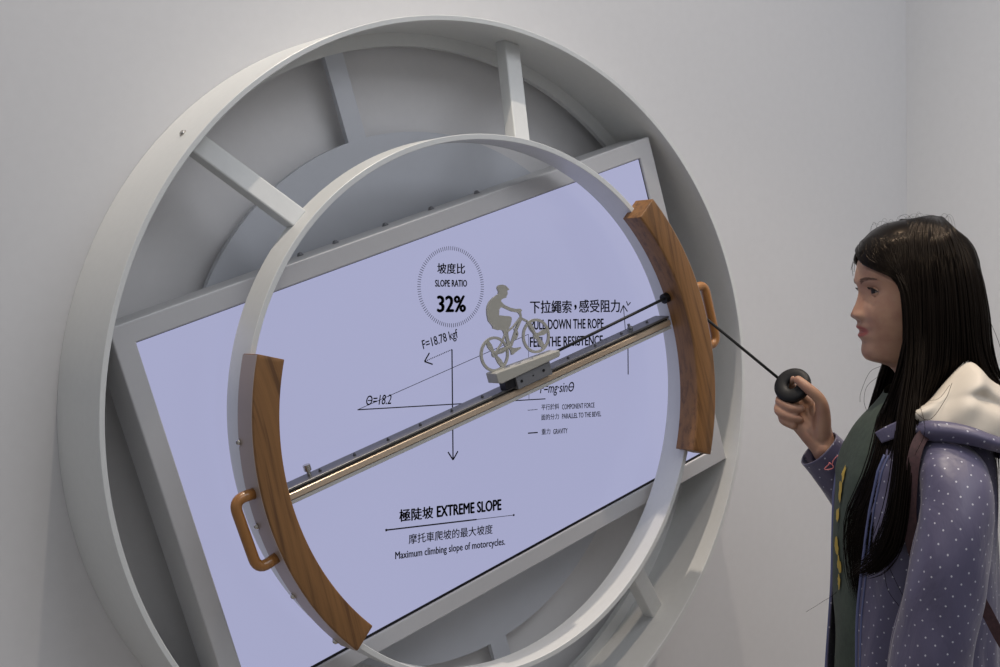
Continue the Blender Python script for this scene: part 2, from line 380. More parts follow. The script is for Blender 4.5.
TVO = tv.location.copy()
def sp(px, py): return at(px, py, YS) - TVO
def text(name, body, L, Rr, cap, m=None, bold=0.0, skew=0.0, slope=None, capfrac=0.72, cjk=False, theta=None):
    """writing on the screen: baseline starts at L, ends at Rr (photo positions), cap height in photo pixels"""
    cu = bpy.data.curves.new(name, 'FONT'); cu.body = body; cu.size = 1.0; cu.offset = 0.0; cu.shear = skew
    cu.resolution_u = 3
    ob = bpy.data.objects.new(name, cu); COL.objects.link(ob)
    dg = bpy.context.evaluated_depsgraph_get(); dg.update()
    me = bpy.data.meshes.new_from_object(ob.evaluated_get(dg)); bpy.data.objects.remove(ob)
    if bold:
        n0 = len(me.vertices); P_ = [v.co.copy() for v in me.vertices]; F_ = [tuple(q.vertices) for q in me.polygons]
        if not F_: F_ = []
        vs_, fs_ = [], []
        for k, (sx_, sz_) in enumerate(((0, 0), (bold*1.5, 0), (-bold*1.5, 0), (0, bold*0.8), (0, -bold*0.8))):
            vs_ += [(p_.x+sx_, p_.y+sz_, p_.z) for p_ in P_]; fs_ += [tuple(i+k*n0 for i in f_) for f_ in F_]
        me = bpy.data.meshes.new(name); me.from_pydata(vs_, [], fs_)
    xs = [v.co.x for v in me.vertices]; zs = [v.co.y for v in me.vertices]
    x0, x1 = min(xs), max(xs); z0, z1 = min(zs), max(zs)
    p0, p1 = sp(*L), sp(*Rr)
    top = sp(L[0], L[1]-cap)
    d = p1-p0
    if slope is None:
        zb = (p0.z+p1.z)/2; p0 = Vector((p0.x, p0.y, zb)); d = Vector((p1.x-p0.x, 0, 0))
    wl = d.length; ux = d.normalized(); uz = Vector((-ux.z, 0, ux.x))
    h = abs(top.z-sp(*L).z)
    base = z0 if cjk else 0.0
    capu = (z1-z0) if cjk else capfrac
    for v in me.vertices:
        x = (v.co.x-x0)/(x1-x0)*wl; z = (v.co.y-base)/capu*h
        v.co = p0+ux*x+uz*z
    if theta:                                # crossbar that turns the letter O into a theta
        tx0 = p0+ux*(wl*theta[0])+uz*h*0.46; tx1 = p0+ux*(wl*theta[1])+uz*h*0.46
        bm = bmesh.new(); bm.from_mesh(me); q = uz*h*0.055
        bm.faces.new([bm.verts.new(v_) for v_ in (tx0+q, tx1+q, tx1-q, tx0-q)]); bm.to_mesh(me); bm.free()
    me.materials.clear(); me.materials.append(m or M['ink'])
    o_ = bpy.data.objects.new(name, me); link(o_, scr)
    return o_
B_ = 0.012
text('screen_text', '坡度比', (437.2, 274.6), (465.2, 273.2), 10.8, bold=0.018, cjk=True)
text('screen_text', 'SLOPE RATIO', (435, 286.9), (467.2, 286.2), 6.9, bold=0.03)
text('screen_text', '32%', (436.8, 312.2), (466.2, 311.2), 16.6, bold=0.03)
text('screen_text', 'F=18.78 kgf', (423.3, 349.2), (458.6, 337.2), 9.3, bold=0.012, skew=0.0, slope=True)
text('screen_text', 'O=18.2', (366.2, 405.3), (391.6, 403.8), 10.0, bold=0.01, skew=0.25, theta=(0.06, 0.23))
text('screen_text', '下拉繩索', (530, 313.8), (571.8, 312.9), 13.2, bold=0.016, cjk=True)
text('screen_text', ',', (574.2, 310.2), (576.8, 310.0), 5.5, bold=0.02, cjk=True)
text('screen_text', '感受阻力', (579, 313.0), (620, 312.1), 13.2, bold=0.016, cjk=True)
text('screen_text', 'PULL DOWN THE ROPE', (530.4, 329.6), (603.8, 328.0), 10.2, bold=0.022)
text('screen_text', 'FEEL THE RESISTENCE', (529.8, 346.8), (603, 345.0), 10.2, bold=0.022)
text('screen_text', 'F=mg·sinO', (540, 393.6), (574.2, 391.0), 10.2, bold=0.01, skew=0.25, theta=(0.86, 0.985))
text('screen_text', '平行於斜', (541.3, 410.2), (559, 409.4), 6.0, bold=0.012, cjk=True)
text('screen_text', '面的分力', (541.3, 420.2), (559, 419.4), 6.0, bold=0.012, cjk=True)
text('screen_text', 'COMPONENT FORCE', (562, 409.3), (594.6, 407.6), 5.2, bold=0.016)
text('screen_text', 'PARALLEL TO THE BEVEL', (562, 418.4), (601.2, 416.6), 5.2, bold=0.016)
text('screen_text', '重力', (541.6, 434.8), (550.4, 434.3), 6.0, bold=0.012, cjk=True)
text('screen_text', 'GRAVITY', (553.2, 434.0), (567.6, 433.2), 5.2, bold=0.016)
text('screen_text', '極陡坡', (399.2, 522.2), (433.4, 518.4), 12.8, bold=0.022, cjk=True)
text('screen_text', 'EXTREME SLOPE', (436.7, 516.9), (501.6, 509.8), 11.2, bold=0.034)
text('screen_text', '摩托車爬坡的最大坡度', (408.7, 544.0), (492.7, 534.0), 10.0, bold=0.010, cjk=True)
text('screen_text', 'Maximum climbing slope of motorcycles.', (395.2, 558.8), (505.2, 545.0), 7.6, bold=0.018)
def seg(mb, a, b_, wd, lift=0.0):
    """flat bar on the screen between two world points (screen frame)"""
    d = (b_-a); d.y = 0; n = Vector((-d.z, 0, d.x)).normalized()*wd/2
    y = Vector((0, -lift, 0))
    mb.add([a+n+y, b_+n+y, b_-n+y, a-n+y, a+n+y+Vector((0, .0006, 0)), b_+n+y+Vector((0, .0006, 0)), b_-n+y+Vector((0, .0006, 0)), a-n+y+Vector((0, .0006, 0))],
           [(0,1,2,3),(7,6,5,4),(0,4,5,1),(1,5,6,2),(2,6,7,3),(3,7,4,0)])
def arrowhead(mb, tip, d, L, wd):
    d = d.normalized()
    for s in (-1, 1):
        q = Matrix.Rotation(s*math.radians(36), 3, 'Y') @ d
        seg(mb, tip, tip-q*L, wd)
# ring of ticks
tk = MB(); cc = sp(451.2, 286.8)
rad = (sp(451.2, 250.2)-sp(451.2, 323.4)).length/2
for i in range(100):
    t = 2*math.pi*i/100; e = Vector((math.cos(t), 0, math.sin(t)))
    seg(tk, cc+e*rad, cc+e*(rad+0.0062), 0.00085)
tk.build('tick_ring', M['ink'], scr)
# force triangle
p = sp(357.6, 409.6); q = sp(545.5, 399); zb = (p.z+q.z)/2; p.z = zb; q.z = zb
dg_ = MB(); seg(dg_, p, q, 0.0017)
pe = sp(528.4, 330); th = math.radians(18.2)
X1 = pe.x; hyp = Vector((X1, p.y, p.z+(X1-p.x)*math.tan(th)))
seg(dg_, p, hyp, 0.0009)
seg(dg_, Vector((X1, p.y, p.z)), hyp, 0.0008)
dg_.build('triangle_diagram', M['ink'], scr)
sm = MB(); arc = [p+Vector((0, 0.0003, 0))]+[p+Vector((0.055*math.cos(th*k/8), 0.0003, 0.055*math.sin(th*k/8))) for k in range(9)]
sm.prism(arc, (0, 0.0004, 0)).build('angle_sector', M['sector'], scr)
# gravity arrow, component arrow
ga = MB(); a_ = sp(452, 349.5); b2 = sp(452, 460); b2.x = a_.x
seg(ga, a_, b2, 0.0022); arrowhead(ga, b2, b2-a_, 0.016, 0.0022); ga.build('gravity_arrow', M['ink'], scr)
fa = MB(); b3 = sp(424.5, 361.5); d = b3-a_; n = 16
for i in range(n):
    seg(fa, a_+d*(i/n), a_+d*((i+0.55)/n), 0.0016)
arrowhead(fa, b3, d, 0.016, 0.0022); fa.build('force_arrow', M['ink'], scr)
# arrows at the right of the pull-down words
ra = MB(); a_ = sp(628.2, 374.5); b2 = sp(626.5, 338); b2.x = a_.x
seg(ra, a_, b2, 0.0020); tipp = sp(623.4, 305.5); m1_ = sp(625.4, 330); seg(ra, m1_, tipp, 0.0014); arrowhead(ra, tipp, Vector((-0.10, 0, 1)), 0.014, 0.0020)
t2 = sp(628.0, 305.5); arrowhead(ra, t2, Vector((-0.2, 0, -1)), 0.008, 0.0018); ra.build('rope_arrow', M['ink'], scr)
# legend marks
lg = MB(); a_, b2 = sp(527.8, 410.3), sp(538, 409.4)
for i in range(7): seg(lg, a_+(b2-a_)*(i/7), a_+(b2-a_)*((i+0.6)/7), 0.0014)
lg.build('legend_mark', M['ink'], scr); lg = MB(); seg(lg, sp(528, 433.2), sp(537.8, 432.5), 0.0020); lg.build('legend_mark', M['ink'], scr)
# underline with its dot ends
ul = MB(); a_, b2, b3 = sp(386.3, 530.2), sp(476.6, 519.4), sp(513.8, 515.0); zb = (a_.z+b3.z)/2
for q_ in (a_, b2, b3): q_.z = zb
seg(ul, a_, b2, 0.0022); seg(ul, b2, b3, 0.0009)
seg(ul, a_-Vector((.0016, 0, 0)), a_+Vector((.0016, 0, 0)), 0.0036); seg(ul, b3-Vector((.0015, 0, 0)), b3+Vector((.0015, 0, 0)), 0.0032)
ul.build('title_underline', M['ink'], scr)

# ------------------------------------------------------------------ the sliding cyclist
cart = thing('cyclist_slider', ORG + R_(0.08, -0.2, 0.02), 'cream sliding block on the rail carrying a flat beige cutout of a mountain biker', 'slider')
CO = cart.location - ORG
def C3(u, y, v): return R_(u, y, v) - CO
bp = MB()
side = [(0.0150, 0.0285), (0.0225, 0.0258), (0.1400, 0.0275), (0.1440, 0.0300), (0.1440, 0.0372), (0.0190, 0.0447), (0.0150, 0.0440)]
bp.prism([C3(u, -0.2125, v) for u, v in side], MR @ Vector((0, 0.027, 0)))
pb_ = bp.build('base_plate', M['cream'], cart, bevel=0.0014, seg=3)
for (u, y) in ((0.045, -0.202), (0.066, -0.2035), (0.092, -0.2035), (0.050, -0.193), (0.080, -0.193)):
    z = 0.0447-(u-0.019)*0.06+0.0001
    MB().box((u-0.005, y-0.0012, z-0.001), (u+0.005, y+0.0012, z+0.00035), MR).build('slot', M['block'], pb_).matrix_local = Matrix.Translation(-CO)
blk = MB().box((0.0520, -0.2080, 0.0050), (0.1230, -0.1860, 0.0268), MR).build('carriage_block', M['block'], cart, bevel=0.0010)
blk.location = -CO
for (u, v, r) in ((0.061, 0.0155, 0.0024), (0.085, 0.0160, 0.0014), (0.107, 0.0165, 0.0024)):
    h_ = MB().cyl(R_(u, -0.2079, v), R_(u, -0.2086, v), r, n=16).build('bolt_hole', M['black'], blk)
MB().box((0.0330, -0.2040, 0.0100), (0.0520, -0.1870, 0.0268), MR).build('end_seal', M['black'], cart, bevel=0.0010).location = -CO
# the cutout, in the plane of the rail, 3 mm thick
YC = -0.1985
def cp(x, y): return at(470+x/5.13, 270+y/5.13, YC) - ORG - CO
TH = Vector((0, 0.003, 0))
cy = MB()
body = [(140,95),(142,84),(152,77),(168,75),(184,80),(196,92),(202,101),(191,106),(193,114),(194,124),(188,133),(187,142),(172,146),(162,152),(160,160),(170,172),(182,181),(205,192),(232,199),(246,199),(258,198),(268,206),(262,215),(250,219),(238,217),(215,213),(190,202),(170,193),(158,192),(151,203),(150,232),(178,235),(205,237),(214,244),(215,256),(208,285),(197,305),(197,330),(201,352),(207,370),(210,392),(224,400),(240,399),(262,395),(263,402),(246,414),(232,424),(222,434),(214,436),(211,418),(204,404),(194,396),(190,372),(182,345),(170,312),(158,306),(146,309),(134,305),(120,301),(116,288),(106,275),(95,262),(88,228),(87,200),(90,185),(98,165),(112,148),(128,136),(146,124),(148,112)]
def tri_prism(mb, pts, off):
    from mathutils.geometry import tessellate_polygon
    base = [Vector(p_) for p_ in pts]; n_ = len(base)
    tris = [tuple(t_) for t_ in tessellate_polygon([[Vector((p_.x, p_.z, 0)) for p_ in base]])]
    vs_ = base+[q_+off for q_ in base]
    fs_ = tris+[tuple(i+n_ for i in reversed(t_)) for t_ in tris]+[(i, (i+1) % n_, n_+(i+1) % n_, n_+i) for i in range(n_)]
    mb.add(vs_, fs_)
tri_prism(cy, [cp(*q_) for q_ in body], TH)
rider = cy.build('rider_cutout', M['sil'], cart)
STR = [0]
def strip(mb, pts, wd):
    STR[0] += 1; dy = Vector((0, -0.00012*STR[0], 0))
    P = [cp(*q_)+dy for q_ in pts]
    for i in range(len(P)-1):
        a_, b_ = P[i], P[i+1]; d_ = (b_-a_).normalized(); n_ = Vector((-d_.z, 0, d_.x))*wd/2
        mb.prism([a_+n_-d_*0.0004, b_+n_+d_*0.0004, b_-n_+d_*0.0004, a_-n_-d_*0.0004], TH)
bk = MB()
strip(bk, [(258,212),(265,250)], 0.0028); strip(bk, [(248,214),(262,232)], 0.0026)
strip(bk, [(264,248),(292,262),(340,335)], 0.0034)
strip(bk, [(264,246),(240,300),(212,386)], 0.0046)
strip(bk, [(232,300),(242,330),(232,352)], 0.0050)
strip(bk, [(262,240),(222,292),(190,318)], 0.0026)
strip(bk, [(128,432),(212,388)], 0.0030); strip(bk, [(128,430),(165,372),(182,322)], 0.0022)
bkc = bk.build('frame_cutout', M['sil'], cart)
for (cx_, cy_) in ((128, 432), (341, 338)):
    c0 = cp(cx_, cy_); wm = MB(); Rw = 0.0272
    n_ = 56; vs = []
    for i in range(n_):
        t = 2*math.pi*i/n_; e = Vector((math.cos(t), 0, math.sin(t)))
        vs += [c0+e*Rw, c0+e*(Rw-0.0042), c0+e*(Rw-0.0042)+TH, c0+e*Rw+TH]
    wm.add(vs, [(i*4+k, i*4+(k+1) % 4, ((i+1) % n_)*4+(k+1) % 4, ((i+1) % n_)*4+k) for i in range(n_) for k in range(4)])
    for ang in (125, -50, 20):
        t = math.radians(ang); e = Vector((math.cos(t), 0, math.sin(t))); s_ = Vector((-math.sin(t), 0, math.cos(t)))
        q0 = c0+Vector((0, 0.0001*(2+abs(ang)/40), 0))
        wm.prism([q0-s_*0.0015, q0+e*Rw*0.55-s_*0.0042, q0+e*(Rw-0.002)-s_*0.0028, q0+e*(Rw-0.002)+s_*0.0028, q0+e*Rw*0.55+s_*0.0042, q0+s_*0.0015], TH)
    wm.cyl(c0-TH*0.06, c0+TH*1.05, 0.0052, n=20)
    wm.build('wheel_cutout', M['sil'], cart)

# ================================================================== the girl
DEP = 2.2
P0 = CAM + ray(920, 290)*DEP
nv = ray(920, 333.5); nv.z = 0; nv.normalize()                       # away from the camera
ev = Vector((nv.y, -nv.x, 0))                                        # to the right as the camera sees it
GB = Vector((P0.x, P0.y, 0))
girl = thing('person', GB, 'girl with long black hair in a purple dotted hooded jacket holding a black pull ring', 'person')
def G(px, py, l=0.0):
    d = ray(px, py); s = (P0.dot(nv) - l - CAM.dot(nv))/d.dot(nv)
    return CAM + d*s - GB
def LZ(a, l, z): return -ev*a - nv*l + Vector((0, 0, z))
def zpy(py): return G(920, py).z
def rot_axes(deg):
    t = math.radians(deg)
    F = -ev*math.cos(t) - nv*math.sin(t); Lf = -nv*math.cos(t) + ev*math.sin(t)
    return F, Lf
PXM = FPX/DEP

def skin_mat():
    m = mat('skin', (0.40, 0.225, 0.155), 0.48, spec=0.4); nt, b_ = nodes(m); Nn = nt.nodes; L = nt.links
    b_.inputs['Subsurface Weight'].default_value = 0.12; b_.inputs['Subsurface Radius'].default_value = (0.01, 0.004, 0.002); b_.inputs['Subsurface Scale'].default_value = 0.6
    tc = Nn.new('ShaderNodeTexCoord'); nz = Nn.new('ShaderNodeTexNoise'); nz.inputs['Scale'].default_value = 45; nz.inputs['Detail'].default_value = 4
    L.new(tc.outputs['Object'], nz.inputs['Vector'])
    rp_ = Nn.new('ShaderNodeValToRGB'); L.new(nz.outputs['Fac'], rp_.inputs[0])
    rp_.color_ramp.elements[0].position = 0.32; rp_.color_ramp.elements[0].color = (0.33, 0.175, 0.12, 1)
    rp_.color_ramp.elements[1].position = 0.62; rp_.color_ramp.elements[1].color = (0.39, 0.225, 0.150, 1)
    # lips: a soft ellipsoid around the mouth
    mp = Nn.new('ShaderNodeVectorMath'); mp.operation = 'SUBTRACT'; L.new(tc.outputs['Object'], mp.inputs[0])
    mp.name = 'lipc'
    ln = Nn.new('ShaderNodeVectorMath'); ln.operation = 'MULTIPLY'; L.new(mp.outputs[0], ln.inputs[0]); ln.inputs[1].default_value = (1/0.026, 1/0.026, 1/0.0105)
    le = Nn.new('ShaderNodeVectorMath'); le.operation = 'LENGTH'; L.new(ln.outputs[0], le.inputs[0])
    mr = Nn.new('ShaderNodeMapRange'); L.new(le.outputs['Value'], mr.inputs[0]); mr.inputs[1].default_value = 1.0; mr.inputs[2].default_value = 0.8
    mx = Nn.new('ShaderNodeMix'); mx.data_type = 'RGBA'; L.new(mr.outputs[0], mx.inputs[0]); L.new(rp_.outputs[0], mx.inputs[6]); mx.inputs[7].default_value = (0.33, 0.09, 0.075, 1)
    L.new(mx.outputs[2], b_.inputs['Base Color'])
    return m
M['skin'] = skin_mat()
M['hair'] = mat('black_hair', (0.0042, 0.0032, 0.0030), 0.27, spec=0.11)
_hb = M['hair'].node_tree.nodes['Principled BSDF']; _hb.inputs['Specular Tint'].default_value = (1.0, 0.74, 0.50, 1)
M['lash'] = mat('dark_lash', (0.012, 0.009, 0.008), 0.6)
M['brow'] = mat('soft_brow', (0.16, 0.09, 0.065), 0.8)
M['eyewhite'] = mat('eye_white', (0.20, 0.17, 0.16), 0.4)
M['iris'] = mat('dark_iris', (0.010, 0.007, 0.005), 0.3, spec=0.3)
M['strap'] = noise_tint(mat('maroon_webbing', (0.045, 0.016, 0.018), 0.7), 200, 0.3, 0.1)
M['trousers'] = noise_tint(mat('dark_trousers', (0.03, 0.032, 0.045), 0.85), 80, 0.15, 0.1)
M['shoe'] = mat('white_shoe', (0.5, 0.5, 0.5), 0.5)
M['hood'] = noise_tint(mat('cream_hood_lining', (0.54, 0.485, 0.41), 0.62), 25, 0.03, 0.3)
M['green'] = noise_tint(mat('dark_green_cotton', (0.040, 0.056, 0.042), 0.85), 120, 0.15, 0.25)
M['yellow'] = mat('yellow_print', (0.42, 0.29, 0.04), 0.7)
M['pink'] = mat('pink_thread', (0.65, 0.20, 0.20), 0.6)
M['piping'] = mat('blue_grey_zip_tape', (0.085, 0.10, 0.21), 0.6)
def dotted(name, c, c2):
    m = mat(name, c, 0.42, spec=0.45); nt, b_ = nodes(m); Nn = nt.nodes; L = nt.links
    b_.inputs['Sheen Weight'].default_value = 0.15
    uv = Nn.new('ShaderNodeUVMap'); uv.uv_map = 'UVMap'
    vo = Nn.new('ShaderNodeTexVoronoi'); vo.voronoi_dimensions = '2D'; vo.inputs['Scale'].default_value = 58; vo.inputs['Randomness'].default_value = 0.30
    mp = Nn.new('ShaderNodeMapping'); mp.inputs['Rotation'].default_value = (0, 0, math.radians(27)); L.new(uv.outputs[0], mp.inputs[0]); L.new(mp.outputs[0], vo.inputs['Vector'])
    lt = Nn.new('ShaderNodeMath'); lt.operation = 'LESS_THAN'; L.new(vo.outputs['Distance'], lt.inputs[0]); lt.inputs[1].default_value = 0.074
    nz = Nn.new('ShaderNodeTexNoise'); nz.inputs['Scale'].default_value = 9; nz.inputs['Detail'].default_value = 3; L.new(uv.outputs[0], nz.inputs['Vector'])
    r_ = Nn.new('ShaderNodeValToRGB'); L.new(nz.outputs['Fac'], r_.inputs[0])
    r_.color_ramp.elements[0].color = (*[x*0.92 for x in c], 1); r_.color_ramp.elements[1].color = (*[x*1.08 for x in c], 1)
    mx = Nn.new('ShaderNodeMix'); mx.data_type = 'RGBA'; L.new(lt.outputs[0], mx.inputs[0]); L.new(r_.outputs[0], mx.inputs[6]); mx.inputs[7].default_value = (*c2, 1)
    L.new(mx.outputs[2], b_.inputs['Base Color'])
    n2 = Nn.new('ShaderNodeTexNoise'); n2.inputs['Scale'].default_value = 18; n2.inputs['Detail'].default_value = 4; n2.inputs['Distortion'].default_value = 0.6
    m2 = Nn.new('ShaderNodeMapping'); m2.inputs['Scale'].default_value = (1.0, 0.45, 1); L.new(uv.outputs[0], m2.inputs[0]); L.new(m2.outputs[0], n2.inputs['Vector'])
    bp_ = Nn.new('ShaderNodeBump'); bp_.inputs['Strength'].default_value = 0.5; bp_.inputs['Distance'].default_value = 0.010
    L.new(n2.outputs['Fac'], bp_.inputs['Height']); L.new(bp_.outputs[0], b_.inputs['Normal'])
    return m
M['jacket'] = dotted('purple_dotted_nylon', (0.078, 0.070, 0.126), (0.40, 0.40, 0.46))

# ---- head surface (head frame: hx forward, hy to her left, z up)
HF, HL = rot_axes(18)
HC = G(912, 291, 0.0)
def H(hx, hy, z): return Vector((HC.x, HC.y, 0)) + HF*hx + HL*hy + Vector((0, 0, z))
tab = [  # py, front, back, half width
 (224.5,.004,-.010,.006),(226,.022,-.030,.024),(229,.038,-.045,.036),(234,.052,-.058,.047),(241,.064,-.070,.057),(250,.0735,-.079,.0645),(262,.081,-.085,.069),(273,.0845,-.087,.0715),
 (282,.0850,-.087,.072),(291,.0800,-.085,.0715),(300,.0795,-.082,.070),(310,.0800,-.077,.0675),(318,.0805,-.070,.0645),(325,.0800,-.063,.061),(331,.0790,-.058,.0575),(338,.0775,-.054,.053),
 (343,.0755,-.052,.0495),(350,.0750,-.050,.045),(355,.0735,-.049,.0415),(359,.0700,-.048,.0385),(361.5,.0600,-.048,.037),(363.5,.0460,-.048,.0365),(366,.0340,-.048,.0365),(372,.0240,-.049,.037),(382,.0170,-.051,.039),(395,.0120,-.055,.043),(412,.008,-.062,.055)]
tab = np.array(tab)
def tabf(py): return [float(np.interp(py, tab[:, 0], tab[:, k])) for k in (1, 2, 3)]
def g1(x, s): return math.exp(-(x/s)**2/2)
def head_pt(py, th):
    f, bk_, w_ = tabf(py); z = zpy(py)
    cx, sx = math.cos(th), math.sin(th)
    # slightly squared ellipse
    k = 2/2.25
    X = math.copysign(abs(cx)**k, cx); Yy = math.copysign(abs(sx)**k, sx)
    hx = (f if cx > 0 else -bk_)*X; hy = w_*Yy
    if cx > 0.05:
        ay = abs(hy)
        # nose
        nz_ = float(np.interp(py, [280, 288, 296, 304, 309, 313, 316, 318.5, 321], [0, .0020, .0045, .0080, .0115, .0128, .0112, .0050, 0]))
        sy = float(np.interp(py, [285, 300, 309, 316, 320], [.0060, .0065, .0085, .0120, .0110]))
        hx += nz_*g1(hy, sy)
        hx += 0.0050*g1(ay-0.0125, 0.0050)*g1(py-315, 3.0)             # wings of the nose
        hx += (0.0062*g1(py-326, 2.3)+0.0052*g1(py-334.8, 2.6)-0.0045*g1(py-330.4, 1.2))*g1(hy, 0.0135)   # lips
        hx -= 0.0030*g1(py-321.6, 1.6)*g1(hy, 0.006)
        hx -= 0.0025*g1(py-340.5, 1.8)*g1(hy, 0.012)
        hx += 0.0030*g1(py-351, 5)*g1(hy, 0.014)                       # chin
        hx -= 0.0085*g1(ay-0.030, 0.0125)*g1(py-291, 6.0)              # sockets
        hx += 0.0022*g1(ay-0.030, 0.015)*g1(py-281, 3.5)               # brow ridge
        hx += 0.0035*g1(ay-0.038, 0.016)*g1(py-310, 9)                 # cheeks
    return H(hx, hy, z)
pys = np.unique(np.concatenate([np.linspace(224.5, 240, 10), np.linspace(240, 275, 14), np.linspace(275, 366, 72), np.linspace(366, 412, 14)]))
hb_ = MB(); NT = 120
ths = []
for i in range(NT):
    q_ = 2*math.pi*i/NT; ths.append(q_ - 0.35*math.sin(q_))            # denser at the face
vs = [head_pt(py, t) for py in pys for t in ths]
nr = len(pys)
fs = [(i*NT+k, (i+1)*NT+k, (i+1)*NT+(k+1) % NT, i*NT+(k+1) % NT) for i in range(nr-1) for k in range(NT)]+[tuple(range(NT)), tuple(range(nr*NT-1, (nr-1)*NT-1, -1))]
hb_.add(vs, fs)

# ---- torso, limbs and hands: closed overlapping lofts fused by the remesher into one skin
BF, BL = rot_axes(15)
def section_loft(mb, rows, n=48, expo=2.3, caps=True, F=None, L=None):
    """rows: (px centre, l centre, py, half depth, half width)"""
    F = F or BF; L = L or BL; vs_ = []
    for (cx, l, py, rx, ry) in rows:
        c_ = G(cx, py, l)
        for k in range(n):
            t = 2*math.pi*k/n; ct, st = math.cos(t), math.sin(t)
            vs_.append(c_+F*(rx*math.copysign(abs(ct)**(2/expo), ct))+L*(ry*math.copysign(abs(st)**(2/expo), st)))
    m_ = len(rows)
    fs_ = [(i*n+k, (i+1)*n+k, (i+1)*n+(k+1) % n, i*n+(k+1) % n) for i in range(m_-1) for k in range(n)]
    if caps: fs_ += [tuple(range(n)), tuple(range(m_*n-1, (m_-1)*n-1, -1))]
    mb.add(vs_, fs_)
section_loft(hb_, [(916,0,392,.040,.040),(917,0,407,.044,.052),(917,0,420,.055,.082),(916,0,436,.066,.112),(914,0,462,.078,.126),(913,0,520,.082,.122),(913,0,600,.080,.118),(914,0,680,.085,.130),(915,0,740,.090,.140),(915,0,770,.08,.13)])
def limb(mb, pts, n=20, k=4):
    P = catmull([Vector((*q_[0], q_[1])).to_3d() if False else q_[0] for q_ in pts], k)
    rs = []
    for i in range(len(pts)-1):
        for j in range(k): rs.append(pts[i][1]+(pts[i+1][1]-pts[i][1])*j/k)
    rs.append(pts[-1][1]); mb.tube(P, rs, n)
    mb.ball(P[0], rs[0], 10); mb.ball(P[-1], rs[-1], 10)
HLV = -0.10                                                            # depth plane of the raised right hand
def hq(px, py, dl): return G(px, py, HLV+dl)
# near (left) arm hanging
limb(hb_, [(G(935,452,.112),.030),(G(950,472,.142),.036),(G(952,525,.172),.036),(G(942,600,.185),.031),(G(930,680,.185),.029),(G(915,760,.165),.023),(G(908,800,.155),.019)])
# left hand, relaxed beside the thigh
limb(hb_, [(G(908,800,.155),.018),(G(904,830,.150),.024),(G(901,848,.147),.022)])
for k, (dx, dl, ln_) in enumerate(((-13,.004,44),(-4,.010,50),(5,.008,46),(13,.002,36))):
    limb(hb_, [(G(902+dx*0.8,846,.147+dl),.0085),(G(900+dx,846+ln_*0.5,.145+dl),.0078),(G(895+dx,846+ln_,.140+dl*0.5),.0062)], 12, 3)
limb(hb_, [(G(890,822,.145),.010),(G(880,845,.138),.0085),(G(876,866,.132),.0070)], 12, 3)
# far (right) arm raised
limb(hb_, [(G(900,450,-.112),.030),(G(903,468,-.140),.036),(G(908,500,-.170),.035),(G(905,553,-.178),.031),(G(872,510,-.150),.029),(G(838,466,-.115),.022),(hq(824,450,0),.0195)])
# right hand: palm from fanned bones, then fingers closing on the ring
for (px, py, dl, r_) in ((816,408,-.008,.0125),(808,411,-.012,.0120),(800,415,-.011,.0115),(793,420,-.006,.0105)):
    limb(hb_, [(hq(826,452,0),.0185),(hq((826+px)/2,(448+py)/2,dl*0.4),.0165),(hq(px,py,dl),r_)], 16, 4)
fing = [
 [((816,408,-.010),.0098),((800,394,-.022),.0086),((789,384,-.018),.0080),((794,379,-.004),.0070)],
 [((808,411,-.014),.0098),((788,397,-.018),.0088),((780,401,.000),.0083),((791,408,.012),.0078),((801,409,.011),.0068)],
 [((800,415,-.012),.0094),((783,404,-.012),.0084),((779,411,.004),.0080),((791,417,.013),.0074),((800,419,.011),.0066)],
 [((793,420,-.008),.0086),((784,412,-.008),.0076),((783,420,.005),.0070),((793,426,.012),.0062)]]
for fgr in fing: limb(hb_, [(hq(*q_), r_) for q_, r_ in fgr], 14, 4)
limb(hb_, [(hq(822,436,.004),.0150),(hq(823,415,.012),.0125),(hq(820,400,.018),.0098),(hq(809,389,.021),.0090),(hq(798,380,.016),.0074)], 16, 4)
# legs
for s_ in (-1, 1):
    limb(hb_, [(LZ(0.0, .070*s_, .74),.074),(LZ(0.0, .074*s_, .60),.066),(LZ(0.01, .076*s_, .40),.048),(LZ(0.0, .078*s_, .27),.046),(LZ(-.01, .080*s_, .10),.030),(LZ(-.005, .080*s_, .05),.031)])
    hb_.ball(LZ(0.055, .082*s_, .033), (.115, .036, .026), 12, Matrix((( -ev.x, -nv.x, 0),(-ev.y, -nv.y, 0),(0, 0, 1))))
body = hb_.build('body', M['skin'], girl)
rm = body.modifiers.new('fuse', 'REMESH'); rm.mode = 'VOXEL'; rm.voxel_size = 0.0021; rm.use_smooth_shade = True
sm_ = body.modifiers.new('soften', 'SMOOTH'); sm_.factor = 0.5; sm_.iterations = 3
dg = bpy.context.evaluated_depsgraph_get()
me2 = bpy.data.meshes.new_from_object(body.evaluated_get(dg)); body.modifiers.clear(); body.data = me2
for p_ in me2.polygons: p_.use_smooth = True
if not me2.materials: me2.materials.append(M['skin'])
lip = head_pt(330.5, 0.0) + HF*(-0.002)
M['skin'].node_tree.nodes['lipc'].inputs[1].default_value = tuple(lip)

